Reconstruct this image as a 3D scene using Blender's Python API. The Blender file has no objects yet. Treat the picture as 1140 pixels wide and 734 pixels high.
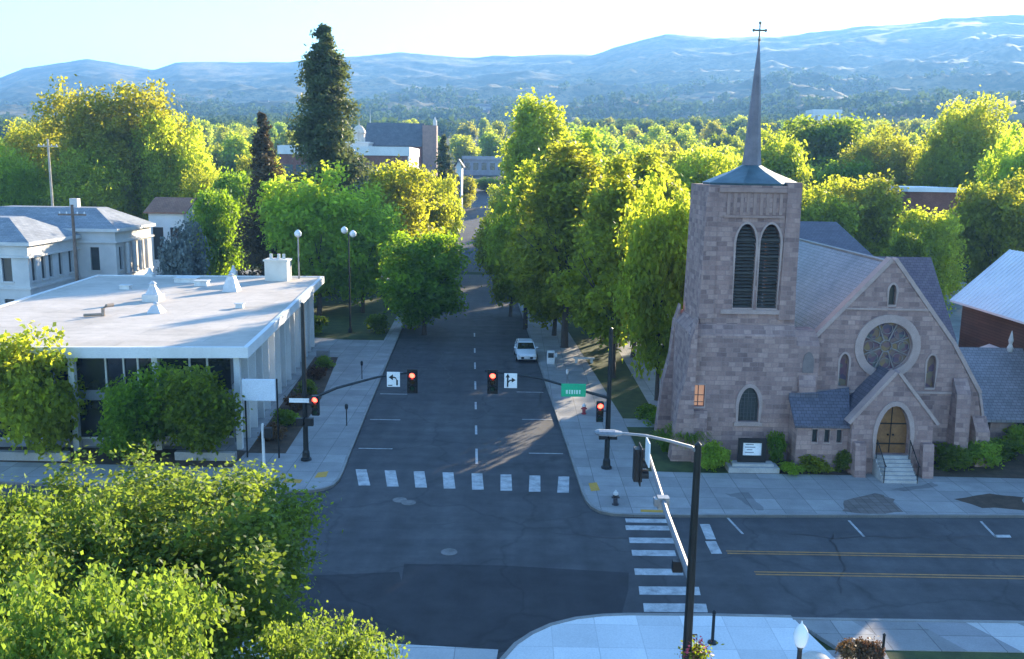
import bpy, math, random
import numpy as np
from mathutils import Matrix, Vector
from mathutils.geometry import tessellate_polygon
R = math.radians
C = bpy.context.scene.collection
SC = bpy.context.scene

# ------------------------------------------------------------------ camera
FPX, CAM_H = 1000.0, 16.5                     # focal length in photo pixels (1140 wide), camera height in metres
PITCH, ROLL = math.atan(180/1000.0), 0.016
_c, _s = math.cos(PITCH), math.sin(PITCH)
FWD = np.array([0, _c, -_s]); _r0 = np.array([1., 0, 0]); _u0 = np.array([0, _s, _c])
RGT = _r0*math.cos(ROLL) + _u0*math.sin(ROLL)
UPV = -_r0*math.sin(ROLL) + _u0*math.cos(ROLL)
CAMP = np.array([0, 0, CAM_H])
cam_d = bpy.data.cameras.new('camera'); cam = bpy.data.objects.new('camera', cam_d); C.objects.link(cam)
m = Matrix.Identity(4)
for i in range(3):
    m[i][0] = RGT[i]; m[i][1] = UPV[i]; m[i][2] = -FWD[i]; m[i][3] = CAMP[i]
cam.matrix_world = m
cam_d.sensor_width = 36; cam_d.lens = FPX/1140*36
cam_d.clip_start = 0.5; cam_d.clip_end = 30000
SC.camera = cam

# ------------------------------------------------------------------ light
SUN_AZ, SUN_EL = 33.0, 14.5                   # azimuth to the right of +Y, elevation
w = bpy.data.worlds.new('World'); SC.world = w; w.use_nodes = True
nt = w.node_tree; nt.nodes.clear()
sky = nt.nodes.new('ShaderNodeTexSky'); sky.sky_type = 'NISHITA'; sky.sun_disc = False
sky.sun_elevation = R(SUN_EL); sky.sun_rotation = R(SUN_AZ)
sky.altitude = 1500; sky.air_density = 1.0; sky.dust_density = 0.3; sky.ozone_density = 2.5
bg = nt.nodes.new('ShaderNodeBackground'); bg.inputs[1].default_value = 0.10
wo = nt.nodes.new('ShaderNodeOutputWorld')
hsv = nt.nodes.new('ShaderNodeHueSaturation'); hsv.inputs['Saturation'].default_value = 1.1
nt.links.new(sky.outputs[0], hsv.inputs['Color']); nt.links.new(hsv.outputs[0], bg.inputs[0]); nt.links.new(bg.outputs[0], wo.inputs[0])
sd = bpy.data.lights.new('sun', 'SUN'); sd.energy = 4.6; sd.angle = R(0.6); sd.color = (1.0, 0.84, 0.61)
sun = bpy.data.objects.new('sun', sd); C.objects.link(sun)
_dir = Vector((math.sin(R(SUN_AZ))*math.cos(R(SUN_EL)), math.cos(R(SUN_AZ))*math.cos(R(SUN_EL)), math.sin(R(SUN_EL))))
sun.rotation_euler = _dir.to_track_quat('Z', 'Y').to_euler()
sun.location = (40, 40, 80)
SC.view_settings.view_transform = 'Standard'; SC.view_settings.look = 'None'
SC.view_settings.exposure = 2.6; SC.view_settings.gamma = 1.0; SC.view_settings.use_curve_mapping = False
SC.render.engine = 'CYCLES'
SC.cycles.use_denoising = True
SC.cycles.max_bounces = 8; SC.cycles.diffuse_bounces = 5; SC.cycles.glossy_bounces = 3
SC.cycles.transmission_bounces = 5; SC.cycles.volume_bounces = 0; SC.cycles.transparent_max_bounces = 6
SC.cycles.caustics_reflective = False; SC.cycles.caustics_refractive = False

# ------------------------------------------------------------------ coordinates
def ray(x, y):
    return FWD + RGT*(x-570)/FPX - UPV*(y-367)/FPX
def G(x, y, z=0.0):                            # the point at height z seen at a photo pixel
    d = ray(x, y); t = (z-CAM_H)/d[2]; p = CAMP + d*t
    return (float(p[0]), float(p[1]), float(p[2]))
def D(x, y, Y):                                # the point at depth Y seen at a photo pixel
    d = ray(x, y); p = CAMP + d*(Y/d[1])
    return (float(p[0]), float(p[1]), float(p[2]))

# ------------------------------------------------------------------ materials
def nodes(name):
    m = bpy.data.materials.new(name); m.use_nodes = True
    n = m.node_tree; n.nodes.clear()
    out = n.nodes.new('ShaderNodeOutputMaterial')
    return m, n, out
def N(n, t, **kw):
    o = n.nodes.new(t)
    for k, v in kw.items():
        if k.startswith('i_'):
            o.inputs[k[2:].replace('_', ' ')].default_value = v
        else: setattr(o, k, v)
    return o
def c4(c): return (c[0], c[1], c[2], 1)
def mixc(n, fac, a, b, mode='MIX'):
    x = n.nodes.new('ShaderNodeMix'); x.data_type = 'RGBA'; x.blend_type = mode
    for s, v in ((0, fac), (6, a), (7, b)):
        if isinstance(v, (int, float)): x.inputs[s].default_value = v
        elif isinstance(v, tuple): x.inputs[s].default_value = c4(v)
        else: n.links.new(v, x.inputs[s])
    return x.outputs[2]
def ramp(n, fac, pts):
    r = n.nodes.new('ShaderNodeValToRGB'); e = r.color_ramp.elements
    e[0].position, e[0].color = pts[0][0], c4(pts[0][1]); e[1].position, e[1].color = pts[-1][0], c4(pts[-1][1])
    for p, c in pts[1:-1]:
        k = e.new(p); k.color = c4(c)
    n.links.new(fac, r.inputs[0]); return r.outputs[0]
def noise(n, vec, scale, detail=4, rough=0.55):
    t = N(n, 'ShaderNodeTexNoise'); t.inputs['Scale'].default_value = scale
    t.inputs['Detail'].default_value = detail; t.inputs['Roughness'].default_value = rough
    n.links.new(vec, t.inputs['Vector']); return t.outputs['Fac']
def pos(n):
    return N(n, 'ShaderNodeNewGeometry').outputs['Position']
def bump(n, h, s, d=0.05):
    b = N(n, 'ShaderNodeBump'); b.inputs['Strength'].default_value = s; b.inputs['Distance'].default_value = d
    n.links.new(h, b.inputs['Height']); return b.outputs[0]
def principled(n, out, col, rough=0.7, metal=0.0, nrm=None, spec=0.4):
    p = N(n, 'ShaderNodeBsdfPrincipled')
    if isinstance(col, tuple): p.inputs['Base Color'].default_value = c4(col)
    else: n.links.new(col, p.inputs['Base Color'])
    p.inputs['Roughness'].default_value = rough; p.inputs['Metallic'].default_value = metal
    p.inputs['Specular IOR Level'].default_value = spec
    if nrm is not None: n.links.new(nrm, p.inputs['Normal'])
    n.links.new(p.outputs[0], out.inputs[0]); return p
MATS = {}
def M(name, col, col2=None, scale=1.5, rough=0.7, metal=0.0, bmp=0.15, spec=0.4, fine=25):
    if name in MATS: return MATS[name]
    m, n, out = nodes(name)
    v = pos(n)
    col2 = col2 or tuple(c*0.72 for c in col)
    f = noise(n, v, scale, 5, 0.6)
    f2 = noise(n, v, fine, 3)
    c = ramp(n, f, [(0.3, col2), (0.62, col)])
    c = mixc(n, 0.35, c, ramp(n, f2, [(0.3, (0.55,)*3), (0.7, (1.25,)*3)]), 'MULTIPLY')
    principled(n, out, c, rough, metal, bump(n, f2, bmp, 0.02), spec)
    MATS[name] = m; return m
def Memit(name, col, strength, base=(0.1, 0.1, 0.1)):
    if name in MATS: return MATS[name]
    m, n, out = nodes(name)
    p = principled(n, out, base, 0.3)
    p.inputs['Emission Color'].default_value = c4(col); p.inputs['Emission Strength'].default_value = strength
    MATS[name] = m; return m
def Mglass(name, col=(0.02, 0.025, 0.03), rough=0.06):
    if name in MATS: return MATS[name]
    m, n, out = nodes(name)
    f = noise(n, pos(n), 0.7, 3)
    c = mixc(n, f, tuple(x*0.5 for x in col), tuple(x*1.6 for x in col))
    principled(n, out, c, rough, 0.0, bump(n, noise(n, pos(n), 1.2, 1), 0.05, 0.05), 0.8)
    MATS[name] = m; return m
def Mstone(name, a, b, c, mortar, bw=0.58, bh=0.27):
    m, n, out = nodes(name)
    uv = N(n, 'ShaderNodeUVMap').outputs[0]
    wv = noise(n, uv, 1.7, 2)
    warp = N(n, 'ShaderNodeVectorMath', operation='MULTIPLY_ADD')
    nz = N(n, 'ShaderNodeTexNoise'); nz.inputs['Scale'].default_value = 2.2; n.links.new(uv, nz.inputs['Vector'])
    warp.inputs[1].default_value = (0.14, 0.06, 0); n.links.new(nz.outputs['Color'], warp.inputs[0]); n.links.new(uv, warp.inputs[2])
    br = N(n, 'ShaderNodeTexBrick'); br.offset = 0.43; br.squash = 0.7; br.squash_frequency = 3
    n.links.new(warp.outputs[0], br.inputs['Vector'])
    br.inputs['Scale'].default_value = 1.0; br.inputs['Brick Width'].default_value = bw; br.inputs['Row Height'].default_value = bh
    br.inputs['Mortar Size'].default_value = 0.018; br.inputs['Mortar Smooth'].default_value = 0.3
    br.inputs['Color1'].default_value = (0, 0, 0, 1); br.inputs['Color2'].default_value = (1, 1, 1, 1); br.inputs['Mortar'].default_value = (0.5,)*3 + (1,)
    br.inputs['Bias'].default_value = 0.0
    col = ramp(n, br.outputs['Color'], [(0.0, a), (0.45, b), (1.0, c)])
    big = noise(n, uv, 0.35, 6, 0.65)
    col = mixc(n, 0.55, col, ramp(n, big, [(0.3, (0.62, 0.62, 0.66)), (0.7, (1.2, 1.15, 1.1))]), 'MULTIPLY')
    sm = N(n, 'ShaderNodeMapping'); sm.inputs['Scale'].default_value = (1.6, 0.16, 1); n.links.new(uv, sm.inputs[0])
    col = mixc(n, 0.5, col, ramp(n, noise(n, sm.outputs[0], 1.0, 5, 0.7), [(0.32, (0.6, 0.6, 0.62)), (0.6, (1.12, 1.1, 1.08))]), 'MULTIPLY')
    fine = noise(n, uv, 9, 5, 0.7)
    col = mixc(n, 0.45, col, ramp(n, fine, [(0.25, (0.6,)*3), (0.75, (1.3,)*3)]), 'MULTIPLY')
    col = mixc(n, br.outputs['Fac'], col, mortar)
    hb = mixc(n, br.outputs['Fac'], fine, (0.0, 0.0, 0.0))
    principled(n, out, col, 0.88, 0, bump(n, hb, 0.6, 0.05), 0.25)
    MATS[name] = m; return m
def Mslate(name, a, b, row=0.22, bw=0.3, rough=0.55, spec=0.5):
    m, n, out = nodes(name)
    uv = N(n, 'ShaderNodeUVMap').outputs[0]
    br = N(n, 'ShaderNodeTexBrick'); n.links.new(uv, br.inputs['Vector'])
    br.inputs['Scale'].default_value = 1.0; br.inputs['Brick Width'].default_value = bw; br.inputs['Row Height'].default_value = row
    br.inputs['Mortar Size'].default_value = 0.012
    br.inputs['Color1'].default_value = c4(a); br.inputs['Color2'].default_value = c4(b); br.inputs['Mortar'].default_value = c4(tuple(x*0.4 for x in a))
    big = noise(n, uv, 0.5, 5)
    col = mixc(n, 0.6, br.outputs['Color'], ramp(n, big, [(0.3, (0.65,)*3), (0.7, (1.3,)*3)]), 'MULTIPLY')
    principled(n, out, col, rough, 0, bump(n, br.outputs['Fac'], -0.3, 0.02), spec)
    MATS[name] = m; return m
def Mleaf(name, dark, light, trans, tfac=0.45, spec=0.25, vary=1.0):
    m, n, out = nodes(name)
    g = N(n, 'ShaderNodeNewGeometry'); oi = N(n, 'ShaderNodeObjectInfo')
    c = ramp(n, g.outputs['Random Per Island'], [(0.0, dark), (0.6, light), (1.0, tuple(x*1.25 for x in light))])
    tcol = mixc(n, g.outputs['Random Per Island'], tuple(x*0.7 for x in trans), trans)
    hs = N(n, 'ShaderNodeHueSaturation')
    mp = N(n, 'ShaderNodeMapRange'); mp.inputs[3].default_value = 0.51-0.018*vary; mp.inputs[4].default_value = 0.51+0.018*vary
    n.links.new(oi.outputs['Random'], mp.inputs[0]); n.links.new(mp.outputs[0], hs.inputs['Hue'])
    mv = N(n, 'ShaderNodeMapRange'); mv.inputs[3].default_value = 1-0.25*vary; mv.inputs[4].default_value = 1+0.2*vary
    n.links.new(oi.outputs['Random'], mv.inputs[0]); n.links.new(mv.outputs[0], hs.inputs['Value'])
    n.links.new(c, hs.inputs['Color'])
    d = N(n, 'ShaderNodeBsdfPrincipled'); n.links.new(hs.outputs[0], d.inputs['Base Color'])
    d.inputs['Roughness'].default_value = 0.55; d.inputs['Specular IOR Level'].default_value = spec
    hs2 = N(n, 'ShaderNodeHueSaturation'); n.links.new(mp.outputs[0], hs2.inputs['Hue']); n.links.new(mv.outputs[0], hs2.inputs['Value']); n.links.new(tcol, hs2.inputs['Color'])
    t = N(n, 'ShaderNodeBsdfTranslucent'); n.links.new(hs2.outputs[0], t.inputs[0])
    mx = N(n, 'ShaderNodeMixShader'); mx.inputs[0].default_value = tfac
    n.links.new(d.outputs[0], mx.inputs[1]); n.links.new(t.outputs[0], mx.inputs[2]); n.links.new(mx.outputs[0], out.inputs[0])
    MATS[name] = m; return m

# ------------------------------------------------------------------ mesh helper
ORG = {}
class MB:
    def __init__(s): s.v = []; s.f = []; s.mi = []; s.cur = 0
    def add(s, vs, fs):
        b = len(s.v); s.v += [tuple(map(float, p)) for p in vs]
        s.f += [tuple(b+i for i in f) for f in fs]; s.mi += [s.cur]*len(fs); return s
    def box(s, x0, x1, y0, y1, z0, z1, tx=0, ty=0):       # tx, ty shrink the top on each side
        return s.add([(x0, y0, z0), (x1, y0, z0), (x1, y1, z0), (x0, y1, z0),
                      (x0+tx, y0+ty, z1), (x1-tx, y0+ty, z1), (x1-tx, y1-ty, z1), (x0+tx, y1-ty, z1)],
                     [(3, 2, 1, 0), (4, 5, 6, 7), (0, 1, 5, 4), (1, 2, 6, 5), (2, 3, 7, 6), (3, 0, 4, 7)])
    def hexa(s, p):                                        # 8 points: bottom four, top four
        return s.add(p, [(3, 2, 1, 0), (4, 5, 6, 7), (0, 1, 5, 4), (1, 2, 6, 5), (2, 3, 7, 6), (3, 0, 4, 7)])
    def tube(s, pts, rad, n=8, cap=True):
        pts = [Vector(p) for p in pts]
        if isinstance(rad, (int, float)): rad = [rad]*len(pts)
        b = len(s.v); k = len(pts)
        for i, p in enumerate(pts):
            t = (pts[min(i+1, k-1)]-pts[max(i-1, 0)]).normalized()
            a = t.orthogonal().normalized() if abs(t.z) < 0.98 else Vector((1, 0, 0))
            a = (a - t*a.dot(t)).normalized(); c = t.cross(a)
            for j in range(n):
                q = 2*math.pi*j/n; s.v.append(tuple(p + (a*math.cos(q)+c*math.sin(q))*rad[i]))
        fs = []
        for i in range(k-1):
            for j in range(n):
                j2 = (j+1) % n; fs.append((b+i*n+j, b+i*n+j2, b+(i+1)*n+j2, b+(i+1)*n+j))
        if cap:
            fs.append(tuple(b+j for j in reversed(range(n)))); fs.append(tuple(b+(k-1)*n+j for j in range(n)))
        s.f += fs; s.mi += [s.cur]*len(fs); return s
    def lathe(s, c, prof, n=16):                           # prof: (radius, z)
        return s.tube([(c[0], c[1], c[2]+z) for r, z in prof], [max(r, 0.001) for r, z in prof], n)
    def ball(s, c, r, n=10, k=7, sz=1.0):
        return s.lathe(c, [(r*math.sin(math.pi*i/k), -r*sz*math.cos(math.pi*i/k)) for i in range(k+1)], n)
    def prism(s, poly, axis, a0, a1, holes=()):            # poly in (u, z); axis 'y' -> u is x ; axis 'x' -> u is y ; axis 'z' -> (x, y)
        def P(u, v, a):
            return (u, a, v) if axis == 'y' else ((a, u, v) if axis == 'x' else (u, v, a))
        loops = [list(poly)]+[list(h) for h in holes]
        flat = [p for l in loops for p in l]
        tri = tessellate_polygon([[Vector((p[0], p[1], 0)) for p in l] for l in loops])
        nv = len(flat)
        vs = [P(u, v, a0) for u, v in flat]+[P(u, v, a1) for u, v in flat]
        fs = []
        if not holes and len(poly) <= 4:
            fs = [tuple(range(len(poly))), tuple(nv+i for i in reversed(range(len(poly))))]
        else:
            for t in tri: fs.append(tuple(t)); fs.append(tuple(nv+i for i in reversed(t)))
        o = 0
        for l in loops:
            for i in range(len(l)):
                j = (i+1) % len(l); fs.append((o+i, o+j, nv+o+j, nv+o+i))
            o += len(l)
        return s.add(vs, fs)
    def build(s, name, mat, parent=None, smooth=False, bevel=0.0, org=None, label=None):
        o3 = ORG.get(parent.name, (0, 0, 0)) if parent else (org or (0, 0, 0))
        me = bpy.data.meshes.new(name)
        v = np.array(s.v, dtype=float)-np.array(o3)
        me.from_pydata([tuple(p) for p in v], [], s.f)
        mats = mat if isinstance(mat, list) else [mat]
        for q in mats: me.materials.append(q)
        if len(mats) > 1: me.polygons.foreach_set('material_index', s.mi)
        import bmesh
        bm = bmesh.new(); bm.from_mesh(me); bmesh.ops.recalc_face_normals(bm, faces=bm.faces)
        uvl = bm.loops.layers.uv.new('UVMap')
        for f in bm.faces:
            n = f.normal; f.smooth = smooth
            ax, ay, az = abs(n.x), abs(n.y), abs(n.z)
            for l in f.loops:
                c = l.vert.co
                if az > 0.9: l[uvl].uv = (c.x, c.y)
                elif az > 0.35:                       # a sloping roof: rows run along the level direction
                    if ax > ay: l[uvl].uv = (c.y, c.z/max(0.2, math.sqrt(1-az*az)))
                    else: l[uvl].uv = (c.x, c.z/max(0.2, math.sqrt(1-az*az)))
                elif ax > ay: l[uvl].uv = (c.y+0.37, c.z)
                else: l[uvl].uv = (c.x, c.z)
        bm.to_mesh(me); bm.free()
        o = bpy.data.objects.new(name, me); C.objects.link(o)
        if parent: o.parent = parent
        else: o.location = o3
        ORG[o.name] = o3
        if label: o['label'] = label
        if bevel:
            b = o.modifiers.new('bevel', 'BEVEL'); b.width = bevel; b.segments = 2; b.limit_method = 'ANGLE'
        return o
def thing(name, label, cat, loc=(0, 0, 0), group=None):
    o = bpy.data.objects.new(name, None); C.objects.link(o); o.empty_display_size = 0.3
    o.location = loc; ORG[o.name] = tuple(loc)
    return tag(o, label, cat, group)
def tag(o, label, cat, group=None, kind=None):
    o['label'] = label; o['category'] = cat
    if group: o['group'] = group
    if kind: o['kind'] = kind
    return o
def struct(name, mb, mat, **k):
    o = mb.build(name, mat, **k); o['kind'] = 'structure'
    return o
def copy_tree(o, parent=None):
    c = o.copy(); C.objects.link(c)
    if parent: c.parent = parent
    for ch in list(o.children):
        d = ch.copy(); C.objects.link(d); d.parent = c
        for g in list(ch.children):
            e = g.copy(); C.objects.link(e); e.parent = d
    return c
def sheet(name, pts, z, mat, kind='structure', thick=None):
    mb = MB()
    if thick: mb.prism([(p[0], p[1]) for p in pts], 'z', z-thick, z)
    else:
        tri = tessellate_polygon([[Vector((p[0], p[1], 0)) for p in pts]])
        mb.add([(p[0], p[1], z) for p in pts], [tuple(t) for t in tri])
    o = mb.build(name, mat); o['kind'] = kind; return o
def lancet(cx, z0, z1, w_):
    h = w_/2; sp = z1-w_*0.9; pts = [(cx-h, z0), (cx+h, z0)]
    for i in range(7):                                   # right arc up to the point, then the left one down
        t = i/6; pts.append((cx+h*(1-t**1.6), sp+(z1-sp)*math.sin(t*math.pi/2)))
    for i in range(5, -1, -1):
        t = i/6; pts.append((cx-h*(1-t**1.6), sp+(z1-sp)*math.sin(t*math.pi/2)))
    return pts
def grow(poly, k):                                       # offset of a convex outline about its centre
    cx = sum(p[0] for p in poly)/len(poly); cz = sum(p[1] for p in poly)/len(poly)
    out = []
    for x, z in poly:
        d = math.hypot(x-cx, z-cz); out.append((x+(x-cx)/d*k, z+(z-cz)/d*k))
    return out
def ring(mb, poly, k, axis, a0, a1):
    mb.prism(grow(poly, k), axis, a0, a1, [poly]); return mb
def rect(x0, x1, z0, z1): return [(x0, z0), (x1, z0), (x1, z1), (x0, z1)]

# ------------------------------------------------------------------ terrain: one sheet to the hills
RX = np.array([-400, 0, 40, 110, 180, 205, 250, 330, 390, 450, 520, 600, 650, 690, 730, 800, 850, 880, 940, 1000, 1060, 1140, 1600])
RY = np.array([92, 98, 82, 72, 83, 75, 76, 76, 69, 67, 71, 69, 69, 56, 47, 51, 50, 46, 38, 35, 29, 28, 34])
MX = np.array([-400, 0, 150, 300, 450, 600, 700, 800, 950, 1050, 1140, 1600])
MY = np.array([128, 124, 122, 120, 118, 116, 112, 106, 98, 92, 90, 90])
_rs = np.random.RandomState(5)
_ph = _rs.rand(40)*6.28; _dr = _rs.rand(40)*6.28
def fbm(x, y, s, octv=6, ridged=False):
    v = 0; a = 1; tot = 0
    for i in range(octv):
        k = 2*math.pi/s*1.9**i
        q = np.sin(k*(x*np.cos(_dr[i])+y*np.sin(_dr[i]))+_ph[i]+1.3*np.sin(k*0.63*(x*np.sin(_dr[i+8])-y*np.cos(_dr[i+8]))+_ph[i+8]))
        q = q*np.sin(k*0.8*(x*np.cos(_dr[i+16])+y*np.sin(_dr[i+16]))+_ph[i+16])
        if ridged: q = 1-2*np.sqrt(np.abs(q))
        v = v+a*q; tot += a; a *= 0.52
    return v/tot
RIDGE = 3000.0
def gh(x, y):
    x = np.asarray(x, float); y = np.asarray(y, float)
    Y = np.maximum(y, 1.0)
    px_ = 570+1000*np.clip(x/Y, -1.4, 1.4)
    t160 = lambda yy: (188+(px_-570)*0.016-yy)/1000.0
    zr = CAM_H+RIDGE*t160(np.interp(px_, RX, RY))
    zm = CAM_H+1700*t160(np.interp(px_, MX, MY))
    z6 = CAM_H+600*t160(160+0*px_)
    z10 = CAM_H+1000*t160(147+0*px_)
    z6 = np.where(px_ > 0, z6, z6)
    out = np.where(Y < 140, 0.0, np.where(Y < 600, (Y-140)/460*z6,
          np.where(Y < 1000, z6+(z10-z6)*(Y-600)/400, np.where(Y < 1700, z10+(zm-z10)*(Y-1000)/700,
          np.where(Y < RIDGE, zm+(zr-zm)*((Y-1700)/(RIDGE-1700))**1.15, zr-(Y-RIDGE)*0.16)))))
    n = fbm(x, y, 900, 6, True); n2 = fbm(x+300, y-200, 260, 5)
    amp = np.clip((Y-700)/900, 0, 1)
    edge = 1-np.exp(-((Y-RIDGE)/500)**2)*0.72
    out = out+amp*edge*(n*34+6)*np.clip(zr/420, 0.2, 1)**1.4+amp*edge*n2*7
    kx, ky = 505.0, 1000.0                                   # a dry knoll on the right
    out = out+30*np.exp(-((x-kx)/150)**2-((y-ky)/150)**2)
    return out
def gz(x, y): return float(gh(x, y))
def make_terrain():
    az = np.concatenate([np.linspace(-180, -55, 26)[:-1], np.linspace(-55, 55, 420), np.linspace(55, 180, 26)[1:-1]])
    rr = np.concatenate([[3, 20, 50, 90, 139], np.geomspace(150, 1000, 60), np.geomspace(1010, 4200, 190), [5000, 7000, 9000]])
    A, Q = np.meshgrid(np.radians(az), rr)
    # rows are constant depth inside the view, so the flat part stays flat
    x = Q*np.tan(np.clip(A, -R(60), R(60))); y = Q*np.ones_like(A)
    out = np.abs(A) > R(55.01)
    x = np.where(out, Q*1.5*np.sin(A), x); y = np.where(out, Q*1.5*np.cos(A), y)
    z = np.where(out, 0.0, gh(x, y))-0.03
    blend = np.clip((R(55)-np.abs(A))/R(4), 0, 1); z = z*blend-0.03*(1-blend)
    v = np.stack([x, y, z], -1).reshape(-1, 3); na = len(az); nr = len(rr)
    f = []
    for i in range(nr-1):
        for j in range(na):
            k = (j+1) % na; f.append((i*na+j, i*na+k, (i+1)*na+k, (i+1)*na+j))
    f.append(tuple(range(na-1, -1, -1)))
    me = bpy.data.meshes.new('ground'); me.from_pydata([tuple(p) for p in v], [], f)
    me.polygons.foreach_set('use_smooth', [True]*len(f))
    o = bpy.data.objects.new('ground', me); C.objects.link(o); o['kind'] = 'structure'
    m, n, outn = nodes('hill_ground')
    P = pos(n)
    sx = N(n, 'ShaderNodeSeparateXYZ'); n.links.new(P, sx.inputs[0])
    a = noise(n, P, 0.0035, 6, 0.62); b = noise(n, P, 0.018, 6, 0.65); d = noise(n, P, 0.25, 4)
    dry = mixc(n, b, (0.17, 0.135, 0.07), (0.36, 0.265, 0.13))
    green = mixc(n, d, (0.025, 0.04, 0.015), (0.06, 0.075, 0.025))
    k = N(n, 'ShaderNodeMath', operation='ADD'); n.links.new(a, k.inputs[0]); n.links.new(b, k.inputs[1])
    fac = ramp(n, k.outputs[0], [(0.0, (0, 0, 0)), (0.45, (0, 0, 0)), (0.53, (1, 1, 1)), (1.0, (1, 1, 1))])
    k2 = N(n, 'ShaderNodeMath', operation='MULTIPLY'); n.links.new(k.outputs[0], k2.inputs[0]); k2.inputs[1].default_value = 0.5
    fac = ramp(n, k2.outputs[0], [(0.44, (0, 0, 0)), (0.56, (1, 1, 1))])
    far = mixc(n, fac, green, dry)
    sc_ = noise(n, P, 0.075, 5, 0.75)
    far = mixc(n, ramp(n, sc_, [(0.50, (0, 0, 0)), (0.60, (0.8, 0.8, 0.8))]), far, (0.035, 0.05, 0.025))
    ds = N(n, 'ShaderNodeVectorMath', operation='DISTANCE'); ds.inputs[1].default_value = (505, 970, 90); n.links.new(P, ds.inputs[0])
    kn = N(n, 'ShaderNodeMapRange'); kn.inputs[1].default_value = 90; kn.inputs[2].default_value = 190; kn.inputs[3].default_value = 0.75; kn.inputs[4].default_value = 0.0; n.links.new(ds.outputs['Value'], kn.inputs[0])
    far = mixc(n, kn.outputs[0], far, mixc(n, b, (0.20, 0.15, 0.07), (0.46, 0.32, 0.15)))
    mr = N(n, 'ShaderNodeMapRange'); mr.inputs[1].default_value = 500; mr.inputs[2].default_value = 1000
    n.links.new(sx.outputs[1], mr.inputs[0])
    col = mixc(n, mr.outputs[0], mixc(n, d, (0.03, 0.045, 0.015), (0.06, 0.075, 0.03)), far)
    principled(n, outn, col, 0.95, 0, bump(n, b, 0.15, 5.0), 0.1)
    me.materials.append(m)
make_terrain()

# haze round the whole place
hz = MB().box(-5200, 5200, -300, 6000, -900, 620)
m, n, out = nodes('haze_air')
pv = N(n, 'ShaderNodeVolumePrincipled'); pv.inputs['Color'].default_value = (0.24, 0.53, 1.0, 1); pv.inputs['Density'].default_value = 0.00023
pv.inputs['Anisotropy'].default_value = 0.15
n.links.new(pv.outputs[0], out.inputs['Volume'])
HAZE = hz.build('haze', m); HAZE['kind'] = 'stuff'; tag(HAZE, 'pale blue haze softening the far hills', 'haze', kind='stuff')

# ------------------------------------------------------------------ roads and pavements
def asphalt(name, a, b, pat=1.0):
    m, n, out = nodes(name); P = pos(n)
    big = noise(n, P, 0.12, 5, 0.6); mid = noise(n, P, 0.9, 5, 0.65); fine = noise(n, P, 40, 2)
    sc = N(n, 'ShaderNodeMapping'); sc.inputs['Scale'].default_value = (0.05, 0.9, 1); n.links.new(P, sc.inputs[0])
    streak = noise(n, sc.outputs[0], 1.0, 4)
    col = ramp(n, big, [(0.3, a), (0.7, b)])
    col = mixc(n, 0.6, col, ramp(n, mid, [(0.3, (0.6,)*3), (0.7, (1.35,)*3)]), 'MULTIPLY')
    col = mixc(n, 0.3*pat, col, ramp(n, streak, [(0.35, (0.6,)*3), (0.65, (1.3,)*3)]), 'MULTIPLY')
    sy = N(n, 'ShaderNodeMapping'); sy.inputs['Scale'].default_value = (0.8, 0.04, 1); n.links.new(P, sy.inputs[0])
    col = mixc(n, 0.35*pat, col, ramp(n, noise(n, sy.outputs[0], 1.0, 4), [(0.35, (0.6,)*3), (0.65, (1.3,)*3)]), 'MULTIPLY')
    col = mixc(n, 0.5, col, ramp(n, fine, [(0.3, (0.75,)*3), (0.7, (1.25,)*3)]), 'MULTIPLY')
    vo = N(n, 'ShaderNodeTexVoronoi', feature='DISTANCE_TO_EDGE'); vo.inputs['Scale'].default_value = 0.16
    wn = N(n, 'ShaderNodeTexNoise'); wn.inputs['Scale'].default_value = 0.5; wn.inputs['Detail'].default_value = 6; n.links.new(P, wn.inputs['Vector'])
    vm = N(n, 'ShaderNodeVectorMath', operation='MULTIPLY_ADD'); vm.inputs[1].default_value = (2.5, 2.5, 0)
    n.links.new(wn.outputs['Color'], vm.inputs[0]); n.links.new(P, vm.inputs[2]); n.links.new(vm.outputs[0], vo.inputs['Vector'])
    cr = ramp(n, vo.outputs['Distance'], [(0.0, (0.4,)*3), (0.02, (1, 1, 1))])
    col = mixc(n, 0.45, col, cr, 'MULTIPLY')
    principled(n, out, col, 0.8, 0, bump(n, fine, 0.3, 0.02), 0.35); return m
ASP = asphalt('asphalt', (0.058, 0.057, 0.06), (0.086, 0.084, 0.086))
ASP_NEW = asphalt('fresh_asphalt', (0.030, 0.029, 0.032), (0.042, 0.040, 0.043), 0.6)
def concrete(name, a, b, joint=1.5, rot=0.0, jd=0.55):
    m, n, out = nodes(name); P = pos(n)
    mp = N(n, 'ShaderNodeMapping'); mp.inputs['Rotation'].default_value = (0, 0, rot); n.links.new(P, mp.inputs[0])
    br = N(n, 'ShaderNodeTexBrick'); br.offset = 0.0; n.links.new(mp.outputs[0], br.inputs['Vector'])
    br.inputs['Scale'].default_value = 1; br.inputs['Brick Width'].default_value = joint; br.inputs['Row Height'].default_value = joint
    br.inputs['Mortar Size'].default_value = 0.018
    br.inputs['Color1'].default_value = (0.86, 0.86, 0.86, 1); br.inputs['Color2'].default_value = (1.1, 1.1, 1.1, 1); br.inputs['Mortar'].default_value = (jd,)*3 + (1,)
    col = ramp(n, noise(n, P, 0.5, 6, 0.65), [(0.28, a), (0.68, b)])
    col = mixc(n, 1.0, col, br.outputs['Color'], 'MULTIPLY')
    col = mixc(n, 0.35, col, ramp(n, noise(n, P, 14, 4), [(0.3, (0.75,)*3), (0.7, (1.2,)*3)]), 'MULTIPLY')
    principled(n, out, col, 0.85, 0, bump(n, noise(n, P, 30, 2), 0.15, 0.01), 0.3); return m
CON = concrete('pavement_concrete', (0.24, 0.235, 0.23), (0.36, 0.35, 0.335))
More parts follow.
